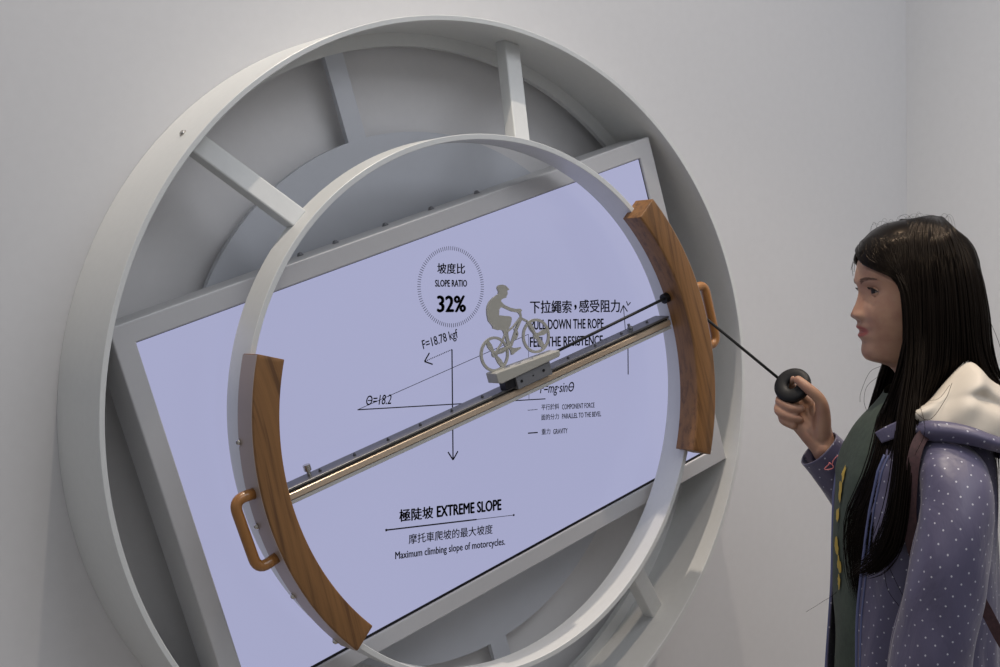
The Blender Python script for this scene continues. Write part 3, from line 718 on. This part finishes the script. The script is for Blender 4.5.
# ---- eyes and brows
for s_ in (1, -1):
    ec = H(0.0588, 0.0305*s_, zpy(291.2)); fwdE = (HF + HL*0.12*s_).normalized()
    ey = MB().ball(ec, 0.0122, 16).build('eyeball', M['eyewhite'], girl, smooth=True)
    irm = MB(); u = fwdE.orthogonal().normalized(); v = fwdE.cross(u)
    vs = []; n = 24; prof = [(.0001, .01275), (.0030, .0126), (.0062, .01110), (.0068, .0100)]
    for (r_, h_) in prof:
        for k in range(n): t = 2*math.pi*k/n; vs.append(ec+fwdE*h_+(u*math.cos(t)+v*math.sin(t))*r_)
    irm.add(vs, [(i*n+k, i*n+(k+1) % n, (i+1)*n+(k+1) % n, (i+1)*n+k) for i in range(len(prof)-1) for k in range(n)])
    irm.build('iris', M['iris'], ey, smooth=True)
    # lids as curved bands over the ball, dark lash line on the upper
    def lidpt(az, el, r_):
        a_ = math.radians(az); e_ = math.radians(el)
        return ec + (fwdE*math.cos(a_)+HL*math.sin(a_))*math.cos(e_)*r_ + Vector((0, 0, 1))*math.sin(e_)*r_
    for (lo, hi, nm, mt, rr_) in (('u0','u1','eyelid','skin',.0129),):
        up_ = MB(); rows = []
        for j in range(6):
            row = []
            for i in range(25):
                q_ = -1+2*i/24; az = q_*62
                edge = 21*(1-abs(q_)**2.2)-2
                row.append(lidpt(az, edge+(62-edge)*j/5, rr_-0.0002*j))
            rows.append(row)
        up_.add([p_ for r_ in rows for p_ in r_], [(j*25+i, j*25+i+1, (j+1)*25+i+1, (j+1)*25+i) for j in range(5) for i in range(24)])
        up_.build('eyelid', M['skin'], girl, smooth=True)
        lo_ = MB(); rows = []
        for j in range(6):
            row = []
            for i in range(25):
                q_ = -1+2*i/24; az = q_*62
                edge = -13*(1-abs(q_)**2.4)-3
                row.append(lidpt(az, edge+(-62-edge)*j/5, rr_-0.0002*j))
            rows.append(row)
        lo_.add([p_ for r_ in rows for p_ in r_], [(j*25+i, j*25+i+1, (j+1)*25+i+1, (j+1)*25+i) for j in range(5) for i in range(24)])
        lo_.build('eyelid', M['skin'], girl, smooth=True)
    lm = MB(); lp_ = [lidpt(q_*62, 21*(1-abs(q_)**2.2)-2.5, .0137) for q_ in np.linspace(-1, 1, 21)]
    lm.tube(lp_, [0.0002+0.0009*(1-abs(q_)**2) for q_ in np.linspace(-1, 1, 21)], 8)
    rnd = random.Random(5)
    for k in range(22):
        q_ = -0.9+1.8*k/21; p_ = lidpt(q_*62, 21*(1-abs(q_)**2.2)-2.5, .0138)
        d_ = (fwdE*0.8+HL*(0.5*q_)+Vector((0, 0, 0.15))).normalized()
        lm.tube([p_, p_+d_*0.0035, p_+d_*0.006+Vector((0, 0, .0015))], [.00028, .0002, .00008], 4)
    lm.build('eyelashes', M['lash'], girl, smooth=True)
    bm_ = MB(); rnd = random.Random(9)
    for k in range(150):
        q_ = k/149; yy = (0.0130+0.032*q_); py_ = 281.2-2.6*math.sin(q_*math.pi*0.75)+rnd.uniform(-1, 1)*(2.4*(1-q_*0.8))
        f_, _, w_ = tabf(py_); th_ = math.asin(min(.99, yy/w_))
        c_ = head_pt(py_, th_*s_ if True else 0)
        out = (c_-Vector((HC.x, HC.y, c_.z))).normalized()
        d_ = (HL*s_*0.9+Vector((0, 0, 0.35-0.6*q_))).normalized()
        c_ = c_+out*0.0004
        bm_.tube([c_-d_*0.0025, c_, c_+d_*0.003-out*0.0006], [.0003, .00035, .0001], 4)
    bm_.build('eyebrow', M['brow'], girl)
# near ear sits under the hair

# ---- clothing: lofts with metric UVs
def garment(name, rows_fn, nu, nv_, m, parent, closed=False, thick=0.0, smooth=True):
    """rows_fn(u, v) -> point; u runs around (0..1), v runs down (0..1)"""
    vs_ = []; uv_ = []
    cu = nu
    for j in range(nv_+1):
        for i in range(cu+1):
            vs_.append(rows_fn(i/nu, j/nv_))
    W_ = cu+1
    # arc lengths on a middle row and middle column
    for j in range(nv_+1):
        s_ = 0.0
        mid = nu//2
        acc = [0.0]
        for i in range(1, W_): acc.append(acc[-1]+(vs_[j*W_+i]-vs_[j*W_+i-1]).length)
        for i in range(W_): uv_.append([acc[i]-acc[mid], 0.0])
    for i in range(W_):
        acc = 0.0
        for j in range(nv_+1):
            if j: acc += (vs_[j*W_+mid]-vs_[(j-1)*W_+mid]).length
            uv_[j*W_+i][1] = acc
    fs_ = [(j*W_+i, j*W_+i+1, (j+1)*W_+i+1, (j+1)*W_+i) for j in range(nv_) for i in range(nu)]
    o_ = mesh_obj(name, vs_, fs_, m, parent, smooth=smooth, uvs=uv_)
    if thick:
        s = o_.modifiers.new('thickness', 'SOLIDIFY'); s.thickness = thick; s.offset = 0
    return o_
def interp_rows(rows, v):
    A = np.array(rows, float); y = A[0, 2]+(A[-1, 2]-A[0, 2])*v
    return [float(np.interp(y, A[:, 2], A[:, k])) for k in range(A.shape[1])]
# dark green top
shirt_rows = [(914,0,383,.044,.044),(914,0,392,.051,.052),(913,0,402,.060,.066),(912,0,414,.072,.090),(911,0,430,.085,.120),(909,0,448,.095,.136),(907,0,470,.102,.140),(906,0,520,.106,.138),(906,0,600,.105,.134),(907,0,680,.104,.140),(908,0,745,.106,.148)]
def shirt_fn(u, v):
    cx, l, py, rx, ry = interp_rows(shirt_rows, v); t = 2*math.pi*u+math.pi
    ct, st = math.cos(t), math.sin(t)
    k = 1+0.012*math.sin(7*t+py*0.05)*min(1, (py-383)/60)+0.006*math.sin(3*t-py*0.09)
    # collar dips at the throat
    dip = 10*max(0, ct)**3*max(0, 1-(py-383)/40)
    return G(cx, py+dip, l)+BF*(rx*k*math.copysign(abs(ct)**.87, ct))+BL*(ry*k*math.copysign(abs(st)**.87, st))
garment('green_top', shirt_fn, 90, 80, M['green'], girl)
# yellow print on the chest, following the top
yp = MB(); rnd = random.Random(3)
for (u0, py0, hh_, ww_) in ((.524,472,16,.010),(.516,488,22,.012),(.512,512,14,.009),(.512,545,18,.010),(.517,562,16,.011),(.512,580,14,.008)):
    v0 = (py0-383)/(745-383)
    pts_ = []
    for k in range(14):
        a_ = 2*math.pi*k/14; rr_ = 1+rnd.uniform(-.35, .25)
        pts_.append((u0+ww_*0.9*math.cos(a_)*rr_, v0+hh_/(745-383)*0.5*math.sin(a_)*rr_))
    P_ = [shirt_fn(a_, b_) for a_, b_ in pts_]; cen = sum(P_, Vector())/len(P_)
    off = (cen-G(905, py0, 0)); off.z = 0; off.normalize()
    P_ = [p_+off*0.0025 for p_ in P_]; cen = cen+off*0.0028
    MB().add([cen]+P_, [(0, k+1, (k+1) % 14+1) for k in range(14)]).build('chest_print', M['yellow'], girl)
# jacket body, open down the front
jk_rows = [(918,0,408,.060,.082),(918,0,418,.076,.106),(917,0,430,.090,.132),(916,0,444,.101,.150),(914,0,462,.109,.160),(912,0,500,.114,.164),(912,0,560,.117,.164),(912,0,620,.119,.166),(913,0,680,.121,.170),(915,0,760,.126,.178)]
def jk_fn(u, v):
    cx, l, py, rx, ry = interp_rows(jk_rows, v)
    a0 = math.radians(float(np.interp(py, [400, 430, 460, 520, 600, 760], [54, 48, 43, 36, 30, 26])))      # near front edge
    a1 = math.radians(360-float(np.interp(py, [400, 430, 500, 600, 760], [44, 36, 26, 22, 20])))        # far front edge
    t = a0+(a1-a0)*u; ct, st = math.cos(t), math.sin(t)
    amp = min(1, max(0, (py-425)/80))
    k = 1+amp*(0.020*math.sin(6*t+0.012*py+0.8)+0.014*math.sin(11*t-0.018*py)+0.008*math.sin(17*t+0.03*py))
    return G(cx, py, l)+BF*(rx*k*math.copysign(abs(ct)**.86, ct))+BL*(ry*k*math.copysign(abs(st)**.86, st))
garment('jacket_body', jk_fn, 150, 110, M['jacket'], girl, thick=0.0025)
# zip tapes down both open edges
for (u_, s_) in ((0.0, -1), (1.0, 1)):
    for j_, (du, lift) in enumerate(((0.004, .0016), (0.016, .0016))):
        pz = [jk_fn(u_+(-s_)*du*1.0, 0.11+0.89*i/60) for i in range(61)]
        outs = [(p_-G(912, 500, 0)) for p_ in pz]
        P_ = []
        for p_, o_ in zip(pz, outs):
            o2 = Vector((o_.x, o_.y, 0)).normalized(); P_.append(p_+o2*lift)
        MB().tube(P_, 0.0024 if j_ == 0 else 0.0015, 8).build('zip_tape', M['piping'], girl, smooth=True)
# turned-back lapel corner at the near collar
lap = [[(903,419,.135),(906,425,.14),(908,433,.143)],[(889,425,.128),(893,431,.133),(896,438,.136)],[(875,432.5,.122),(878,437,.124),(882,443,.126)]]
def lap_fn(u, v):
    a_ = catmull([G(*q_[0]) for q_ in lap], 10); b_ = catmull([G(*q_[1]) for q_ in lap], 10); c_ = catmull([G(*q_[2]) for q_ in lap], 10)
    i = int(round(u*20)); return (a_[i]*(1-v)**2+b_[i]*2*v*(1-v)+c_[i]*v*v)
garment('lapel', lap_fn, 20, 8, M['jacket'], girl, thick=0.002)

# sleeves
def sleeve(name, pts, n_v, phase, amp=0.05):
    P = catmull([q_[0] for q_ in pts], 10); m_ = len(P)
    rs = [float(np.interp(i/10, range(len(pts)), [q_[1] for q_ in pts])) for i in range(m_)]
    T_ = [(P[min(i+1, m_-1)]-P[max(i-1, 0)]).normalized() for i in range(m_)]
    u_ = (-ev - T_[0]*(-ev).dot(T_[0])).normalized(); fr_ = []
    for i in range(m_):
        u_ = (u_-T_[i]*u_.dot(T_[i])).normalized(); fr_.append((u_.copy(), T_[i].cross(u_)))
    s_ = [0.0]
    for i in range(1, m_): s_.append(s_[-1]+(P[i]-P[i-1]).length)
    def fn(u, v):
        i = int(round(v*(m_-1))); t = 2*math.pi*u
        k = 1+amp*min(1, s_[i]/.05)*(0.55*math.sin(2*t+phase+s_[i]*14)+0.5*math.sin(3*t-s_[i]*38+phase)+0.3*math.sin(5*t+s_[i]*60))
        e1, e2 = fr_[i]; return P[i]+(e1*math.cos(t)+e2*math.sin(t))*rs[i]*k
    return garment(name, fn, 64, m_-1, M['jacket'], girl, thick=0.002)
sleeve('left_sleeve', [(G(930,446,.080),.022),(G(940,457,.118),.036),(G(952,476,.150),.047),(G(958,508,.180),.0480),(G(950,560,.198),.0535),(G(939,620,.200),.0550),(G(929,668,.197),.0565),(G(918,730,.185),.050),(G(911,785,.172),.036)], 60, 0.6, 0.045)
sleeve('right_sleeve', [(G(905,442,-.080),.024),(G(905,452,-.118),.038),(G(906,474,-.150),.048),(G(908,505,-.172),.050),(G(902,545,-.178),.050),(G(876,520,-.155),.047),(G(851,486,-.125),.042),(G(829,460,-.108),.037),(G(818.5,448.5,HLV),.0355)], 60, 2.0, 0.035)
# little pink embroidery on the raised cuff
ms = MB(); loop = [G(829+3.2*math.cos(t)+2*math.sin(2*t), 466+3.5*math.sin(t)-1.2*math.cos(t), HLV+.040) for t in np.linspace(0, 2*math.pi, 20)]
loop += [G(833, 461, HLV+.041), G(836, 457, HLV+.042), G(839, 455, HLV+.042)]
ms.tube(loop, 0.0009, 6).build('cuff_embroidery', M['pink'], girl, smooth=True)

# hood: cream lining lying round the neck, dotted outer band under it
topc = [(911,416,.076),(917,412,.090),(929,401,.096),(947,381,.094),(960,367,.082),(969,361,.066),(980,372,.045),(996,384,.010),(1006,388,-.03),(1000,390,-.07),(975,388,-.100),(950,398,-.105),(935,406,-.085)]
botc = [(911,425,.114),(918,424,.134),(932,423,.150),(952,425,.160),(972,430,.164),(990,437,.156),(1012,444,.125),(1035,450,.055),(1040,452,-.03),(1022,450,-.100),(985,440,-.150),(955,430,-.140),(938,424,-.105)]
tC = catmull([G(*q_) for q_ in topc], 10); bC = catmull([G(*q_) for q_ in botc], 10)
def hood_fn(u, v):
    x = u*(len(tC)-1); i = min(int(x), len(tC)-2); f_ = x-i
    a_ = tC[i].lerp(tC[i+1], f_); b_ = bC[i].lerp(bC[i+1], f_)
    p_ = a_.lerp(b_, v)
    c_ = G(935, 400, 0); out = Vector((p_.x-c_.x, p_.y-c_.y, 0)).normalized()
    bul = 0.020*math.sin(math.pi*v)*(1+0.35*math.sin(u*16+1.2))
    fold = 0.010*math.exp(-((v-0.62-0.35*(u-0.42))/0.09)**2)*math.exp(-((u-0.42)/0.11)**2)
    crease = 0.006*math.sin(u*34+v*5)*math.sin(math.pi*v)
    return p_+out*(bul+crease)+Vector((0, 0, 1))*(bul*0.5)-out*fold*1.6
garment('hood_lining', hood_fn, 150, 30, M['hood'], girl, thick=0.003)
def band_fn(u, v):
    p_ = hood_fn(u, 1.0); c_ = G(935, 400, 0); out = Vector((p_.x-c_.x, p_.y-c_.y, 0)).normalized()
    wdt = 0.024+0.004*math.sin(u*9)
    return p_ + out*(0.004+0.010*math.sin(math.pi*min(1, v*1.1))) + Vector((0, 0, 0.003-wdt*v))
garment('hood_band', band_fn, 130, 8, M['jacket'], girl, thick=0.003)
# rucksack strap over the near shoulder and under the arm
def ribbon(name, pts, wd, m, side, parent, th_=0.004):
    P = catmull([G(*q_) for q_ in pts], 8); mb_ = MB(); vs_ = []
    for i, p_ in enumerate(P):
        T_ = (P[min(i+1, len(P)-1)]-P[max(i-1, 0)]).normalized(); s_ = T_.cross(side).normalized()*wd/2
        o_ = s_.cross(T_).normalized()*th_/2
        vs_ += [p_+s_+o_, p_-s_+o_, p_-s_-o_, p_+s_-o_]
    mb_.add(vs_, [(i*4+k, i*4+(k+1) % 4, (i+1)*4+(k+1) % 4, (i+1)*4+k) for i in range(len(P)-1) for k in range(4)]+[(0,1,2,3), tuple(range(len(vs_)-1, len(vs_)-5, -1))])
    return mb_.build(name, m, parent, auto=50)
ribbon('rucksack_strap', [(930,430,.146),(920,440,.158),(914,458,.168),(911,485,.171),(910,515,.172),(914,550,.172),(930,585,.170)], 0.018, M['strap'], -nv, girl)
ribbon('rucksack_strap', [(968,560,.150),(976,590,.172),(988,614,.178),(1003,642,.176),(1022,670,.165)], 0.016, M['strap'], -nv, girl)
# trousers and shoes, below the picture
for s_ in (-1, 1):
    tr_ = MB(); limb(tr_, [(LZ(0.0, .060*s_, .76),.088),(LZ(0.0, .074*s_, .60),.080),(LZ(0.01, .076*s_, .40),.064),(LZ(0.0, .078*s_, .27),.058),(LZ(-.01, .080*s_, .09),.052)])
    tr_.build('trouser_leg', M['trousers'], girl, smooth=True)
    sh_ = MB(); RM = Matrix(((-ev.x, -nv.x, 0), (-ev.y, -nv.y, 0), (0, 0, 1)))
    outl = [(-.075,.0),(-.068,.030),(-.02,.040),(.06,.046),(.12,.040),(.150,.018),(.155,0)]
    ring = [(a_, b_) for a_, b_ in outl]+[(a_, -b_) for a_, b_ in reversed(outl[1:-1])]
    vs_ = []
    for (z_, sc_, cut) in ((0.0, 1.0, 0), (.018, 1.02, 0), (.030, .97, 0), (.050, .85, -.015), (.066, .55, -.028), (.074, .40, -.034)):
        for a_, b_ in ring: vs_.append(RM @ Vector(((a_-.03)*sc_+.03+cut, b_*sc_+.080*s_, z_)))
    n_ = len(ring)
    sh_.add(vs_, [(i*n_+k, i*n_+(k+1) % n_, (i+1)*n_+(k+1) % n_, (i+1)*n_+k) for i in range(5) for k in range(n_)]+[tuple(range(n_)), tuple(range(6*n_-1, 5*n_-1, -1))])
    sh_.build('shoe', M['shoe'], girl, smooth=True)

# ---- hair
rnd = random.Random(11)
# close cap under the strands
cap = MB(); rows = []
pyh = list(np.linspace(224.5, 372, 44))
NH = 96
def cap_pt(py, t, off):
    f, bk_, w_ = tabf(py); f = max(f, .05) if py > 355 else f
    if py > 330:
        k_ = (py-330)/42; f = .0805*(1-k_)+.05*k_; bk_ = -.060-.010*k_; w_ = .062
    f = min(f, .088); cx, sx = math.cos(t), math.sin(t); k = 2/2.2
    hx = (f+off if cx > 0 else -(bk_-off))*math.copysign(abs(cx)**k, cx); hy = (w_+off)*math.copysign(abs(sx)**k, sx)
    return H(hx, hy, zpy(py)+off*max(0, (262-py)/38))
def face_open(py):
    """half angle of the face opening at a height (0 = none)"""
    return float(np.interp(py, [252, 258, 266, 276, 286, 300, 372], [0, 20, 44, 62, 73, 79, 82]))
for py in pyh:
    fo = math.radians(face_open(py)); rows.append([cap_pt(py, fo+(2*math.pi-2*fo)*i/NH, 0.0065) for i in range(NH+1)])
W_ = NH+1
cap.add([p_ for r_ in rows for p_ in r_], [(j*W_+i, (j+1)*W_+i, (j+1)*W_+i+1, j*W_+i+1) for j in range(len(rows)-1) for i in range(NH)]+[tuple(range(W_))])
cp_ = cap.build('hair', M['hair'], girl, smooth=True)
s_ = cp_.modifiers.new('thickness', 'SOLIDIFY'); s_.thickness = 0.004; s_.offset = 0
# guide strands, from the crown parting downwards
guides = {
 'front': [
  [(918,219,.004),(888,231,.020),(867,246,.034),(864,259,.046),(881,268,.066),(901,278,.078),(909,293,.084),(911,325,.088),(905,358,.090),(895,392,.088),(876,430,.074),(857,475,.060),(845,515,.054),(846,560,.052),(851,592,.050)],
  [(921,218,.004),(893,227,.026),(873,241,.042),(872,256,.057),(887,267,.073),(905,280,.082),(911,300,.087),(913,335,.091),(908,368,.094),(897,400,.092),(884,440,.080),(866,485,.064),(851,525,.056),(849,565,.054),(854,598,.050)],
  [(925,217,.004),(900,224,.032),(884,240,.054),(886,258,.071),(898,274,.081),(908,295,.087),(911,330,.091),(910,365,.096),(904,398,.099),(893,435,.092),(877,480,.072),(862,522,.060),(853,560,.056),(851,590,.052)]],
 'lock': [
  [(926,217,.004),(905,223,.036),(893,245,.066),(900,270,.081),(911,300,.088),(913,340,.094),(911,375,.105),(905,410,.128),(902,445,.150),(897,490,.166),(888,528,.168),(876,553,.166),(856,570,.158)],
  [(929,216,.004),(911,222,.040),(902,248,.074),(909,285,.087),(914,325,.093),(915,365,.103),(910,402,.126),(907,440,.152),(904,485,.170),(899,525,.174),(889,553,.172),(873,570,.168),(857,573,.160)],
  [(931,216,.004),(916,222,.044),(911,250,.078),(915,290,.089),(918,330,.094),(919,368,.104),(914,402,.126),(909,440,.154),(906,480,.172),(901,523,.176),(893,551,.176),(877,569,.172),(860,576,.162)]],
 'side': [
  [(931,216,.004),(921,223,.046),(918,252,.079),(921,290,.090),(922,330,.094),(922,365,.102),(916,397,.120),(911,430,.146),(907,465,.166)],
  [(934,216,.004),(929,224,.048),(930,255,.080),(933,295,.090),(934,335,.093),(931,370,.099),(921,400,.112),(914,425,.125),(910,445,.128)],
  [(938,217,.004),(938,226,.046),(943,258,.077),(946,300,.086),(947,340,.087),(944,370,.086),(934,395,.080),(925,415,.070),(918,435,.062)],
  [(941,217,.004),(946,228,.042),(954,260,.070),(959,305,.078),(961,345,.076),(959,375,.066),(953,400,.056),(946,420,.050),(940,440,.045)]],
 'back': [
  [(943,218,.004),(953,231,.034),(965,262,.056),(971,305,.064),(974,345,.064),(982,372,.062),(995,392,.060),(1006,420,.066),(1015,470,.080),(1018,540,.090)],
  [(944,219,.002),(958,235,.020),(973,266,.030),(980,310,.036),(983,345,.038),(989,372,.040),(1001,395,.040),(1014,425,.045),(1024,480,.050),(1026,560,.055)],
  [(944,220,-.002),(960,238,.000),(977,268,.004),(984,312,.008),(986,345,.010),(992,374,.010),(1006,400,.005),(1020,430,.0),(1031,490,.0),(1034,570,.0)],
  [(943,221,-.008),(957,240,-.030),(972,270,-.045),(979,315,-.050),(982,350,-.052),(990,380,-.055),(1004,405,-.060),(1016,440,-.06),(1026,500,-.06),(1030,570,-.06)]],
 'far': [
  [(915,220,-.006),(885,236,-.026),(866,252,-.044),(872,275,-.070),(884,300,-.084),(889,335,-.088),(886,360,-.088),(880,378,-.090),(874,400,-.098),(866,430,-.102),(858,470,-.100)],
  [(918,220,-.010),(895,240,-.050),(885,270,-.078),(892,305,-.088),(895,340,-.090),(892,368,-.090),(886,388,-.096),(880,410,-.104),(873,440,-.108),(866,480,-.106)],
  [(925,220,-.012),(912,245,-.068),(908,280,-.086),(908,320,-.092),(906,355,-.092),(901,380,-.098),(894,402,-.112),(886,430,-.12),(878,470,-.12)]],
}
guides['crown'] = [
  [(862,245,.000),(864,252,.024),(872,262,.046),(886,270,.068),(900,279,.080)],
  [(873,234.5,.000),(877,244,.034),(887,259,.060),(900,273,.078),(909,288,.087)],
  [(885,227.5,.000),(889,238,.042),(897,255,.070),(906,274,.084),(912,292,.089)],
  [(900,221.5,.000),(903,234,.048),(909,254,.078),(914,278,.088),(917,300,.091)],
  [(915,218,.000),(918,231,.052),(922,252,.081),(926,278,.090),(928,300,.092)],
  [(930,216.5,.000),(933,230,.052),(938,252,.080),(942,278,.087),(944,300,.089)],
  [(944,218,.000),(949,230,.046),(956,252,.068),(962,278,.073),(966,300,.074)]]
SEG = 5
def push_head(p_, off=0.0095):
    py_ = 333.5 - (p_.z + GB.z - CAM.z)*0
    z_ = p_.z
    py_ = float(np.interp(-z_, ZT, PT))
    if py_ > 372: return p_
    f, bk_, w_ = tabf(max(py_, 224.6))
    if py_ > 330:
        k_ = (py_-330)/42; f = .0805*(1-k_)+.05*k_; bk_ = -.060-.010*k_; w_ = .062
    d_ = p_-Vector((HC.x, HC.y, p_.z)); hx = d_.dot(HF); hy = d_.dot(HL)
    A_ = (f if hx > 0 else -bk_)+off; B2 = w_+off
    v_ = (abs(hx)/A_)**2.2+(abs(hy)/B2)**2.2
    if v_ < 1:
        k_ = max(v_, 0.02)**(-1/2.2); q_ = p_+HF*hx*(k_-1)+HL*hy*(k_-1)
        return q_
    return p_
PT = np.linspace(215, 700, 120); ZT = np.array([-zpy(q_) for q_ in PT])
def push_rows(p_, rows_, off, y0, expo=2.3):
    py_ = float(np.interp(-p_.z, ZT, PT))
    if py_ < y0: return p_
    A_ = np.array(rows_, float)
    cx, l, rx, ry = [float(np.interp(py_, A_[:, 2], A_[:, k])) for k in (0, 1, 3, 4)]
    c_ = G(cx, py_, l); d_ = p_-c_; hx = d_.dot(BF); hy = d_.dot(BL)
    v_ = (abs(hx)/(rx+off))**expo+(abs(hy)/(ry+off))**expo
    if v_ < 1:
        return p_ + BL*((ry+off)*max(0.0, 1-(abs(hx)/(rx+off))**expo)**(1/expo)*math.copysign(1, hy)-hy)
    return p_
hair_sets = {}
def hair_tuft(key, count, rad, jit, seed, ragged=0.06, flare=0.0, rows_=None):
    rr_ = random.Random(seed); gs = [catmull([G(*q_) for q_ in g_], SEG) for g_ in guides[key]]
    n_ = 60
    def samp(P, t):
        x = t*(len(P)-1); i = min(int(x), len(P)-2); return P[i].lerp(P[i+1], x-i)
    mb_ = MB(); ng = len(gs)
    for k in range(count):
        s = (k+0.5)/count*(ng-1)+rr_.uniform(-.25, .25); s = min(max(s, 0), ng-1-1e-6); i = int(s); f_ = s-i
        ph = rr_.uniform(0, 6.28); ph2 = rr_.uniform(0, 6.28); a_ = rr_.uniform(0, 1)
        j1, j2, j3 = [rr_.gauss(0, 1)*jit for _ in range(3)]
        endt = 1-rr_.random()**2*ragged*3
        P_ = []; R_s = []
        m_ = 34; w_in = rr_.uniform(0, .0035)
        for q in range(m_+1):
            t = q/m_*endt
            p_ = samp(gs[i], t).lerp(samp(gs[i+1], t), f_)
            g_ = min(1, t*3.0)*(0.45+0.9*t+flare*t*t)
            wob = 0.0010*math.sin(ph+t*9)*t*2
            p_ = p_ + (-ev)*(j1*g_+wob) + (-nv)*(j2*g_*0.8+0.0007*math.sin(ph2+t*11)) + Vector((0, 0, j3*0.5*g_))
            
            p_ = push_head(p_, 0.0085+w_in)
            if rows_: p_ = push_rows(p_, rows_, 0.006+w_in, 404)
            P_.append(p_); R_s.append(rad*(0.55+0.6*math.sin(math.pi*min(1, t*1.3+0.15)))*(1-max(0, (q/m_-0.75)/0.25)**1.5*0.9))
        mb_.tube(P_, R_s, 5, caps=False)
    return mb_
def tuft_obj(key, *a, **k):
    mb_ = hair_tuft(key, *a, **k); return mb_.build('hair_strands', M['hair'], cp_, smooth=True)
guides['side'] = [guides['lock'][-1]] + guides['side']
guides['back'] = [guides['side'][-1]] + guides['back']
guides['front'] = guides['front'] + [guides['lock'][0]]
tuft_obj('front', 520, .00150, .0040, 1, rows_=shirt_rows)
tuft_obj('lock', 260, .00150, .0036, 2, flare=0.3, rows_=jk_rows)
tuft_obj('side', 520, .00170, .0030, 3)
tuft_obj('back', 560, .00190, .0036, 4)
tuft_obj('crown', 520, .00120, .0016, 6)
tuft_obj('far', 260, .00170, .0040, 5, rows_=None)
# stray hairs standing off the head and falling loose
fly = MB(); rr_ = random.Random(21)
def strand(px_pts, r=.00022):
    fly.tube(catmull([G(*q_) for q_ in px_pts], 6), r, 4, caps=False)
for k in range(22):
    x = rr_.uniform(875, 972); y0 = 216+abs(x-932)**1.9/190+rr_.uniform(0, 3)
    x = min(x, 944); d = rr_.choice((-1, 1))*rr_.uniform(4, 14); hgt = rr_.uniform(1, 7)
    strand([(x, y0, rr_.uniform(-.03, .04)), (x+d*0.5, y0-hgt, rr_.uniform(-.03, .04)), (x+d, y0-hgt*0.5, .0), (x+d*1.3, y0+abs(d)*.5+3, .0)], .00018)
for (pts_) in ([(866,250,.03),(857,257,.03),(852.5,266,.03),(853,276,.03)], [(864,252,.02),(854,260,.02),(851,270,.02)], [(868,248,.03),(856,258,.035),(854,272,.03)],
               [(905,395,.12),(935,400,.14),(950,385,.13)], [(908,405,.13),(928,420,.165),(945,400,.14),(952,383,.13)], [(918,398,.13),(925,430,.17),(915,455,.17)],
               [(885,372,-.08),(868,385,-.08),(864,400,-.08),(867,412,-.08)], [(884,365,-.08),(870,372,-.085),(861,392,-.085),(860,402,-.085)],
               [(985,320,.02),(994,350,.02),(998,375,.02)], [(980,300,.02),(996,335,.02),(1004,360,.02)],
               [(886,560,.174),(895,580,.178),(905,600,.186)], [(884,570,.174),(888,590,.178),(899,606,.184)], [(850,560,.05),(838,590,.02),(822,602,.0),(806,612,.0)]):
    strand(pts_, .00035)
fly.build('loose_hairs', M['hair'], cp_, smooth=True)['kind'] = 'stuff'

# ------------------------------------------------------------------ the pull cord with its ring
hc3 = G(792.7, 385.6, HLV) + GB
pull = thing('pull_cord', hc3, 'thin black cord from the slider through the right grip to the pull ring in hand', 'cord')
c1 = ORG + R_(0.1425, -0.2000, 0.0335); c2 = ORG + pb
c3 = at(701, 314.4, -0.222)
def nd():
    t = math.radians(28); maj = ev*math.cos(t)+Vector((0, 0, 1))*math.sin(t)
    mn = -ev*math.sin(t)+Vector((0, 0, 1))*math.cos(t)
    a_ = math.radians(34); return maj, (mn*math.cos(a_)+nv*math.sin(a_)).normalized(), (-nv*math.cos(a_)+mn*math.sin(a_)).normalized()
e1, e2, e3 = nd()
rim = hc3 - e1*0.0235*0.55 + e2*0.0235*0.75
c3b = c3+(c2-c3)*0.15; c2 = c2+Vector((0, 0, 0))
rope = MB().tube([c1-hc3, c2-hc3, c3b-hc3, c3-hc3, rim-hc3], 0.0025, 10).build('cord', M['rope'], pull, smooth=True)
dd = MB(); n_ = 56; m_ = 20; vs = []
for i in range(n_):
    t = 2*math.pi*i/n_; e = e1*math.cos(t)+e2*math.sin(t)
    for k in range(m_):
        s = 2*math.pi*k/m_; cs, sn = math.cos(s), math.sin(s)
        rr_ = 0.0190+0.0118*math.copysign(abs(cs)**.7, cs); hh_ = 0.0078*math.copysign(abs(sn)**.75, sn)
        vs.append(e*rr_+e3*hh_)
dd.add(vs, [(i*m_+k, i*m_+(k+1) % m_, ((i+1) % n_)*m_+(k+1) % m_, ((i+1) % n_)*m_+k) for i in range(n_) for k in range(m_)])
dd.build('pull_ring', M['rubber'], pull, smooth=True)
MB().ball(rim-hc3, 0.0035, 8).build('knot', M['rope'], pull, smooth=True)
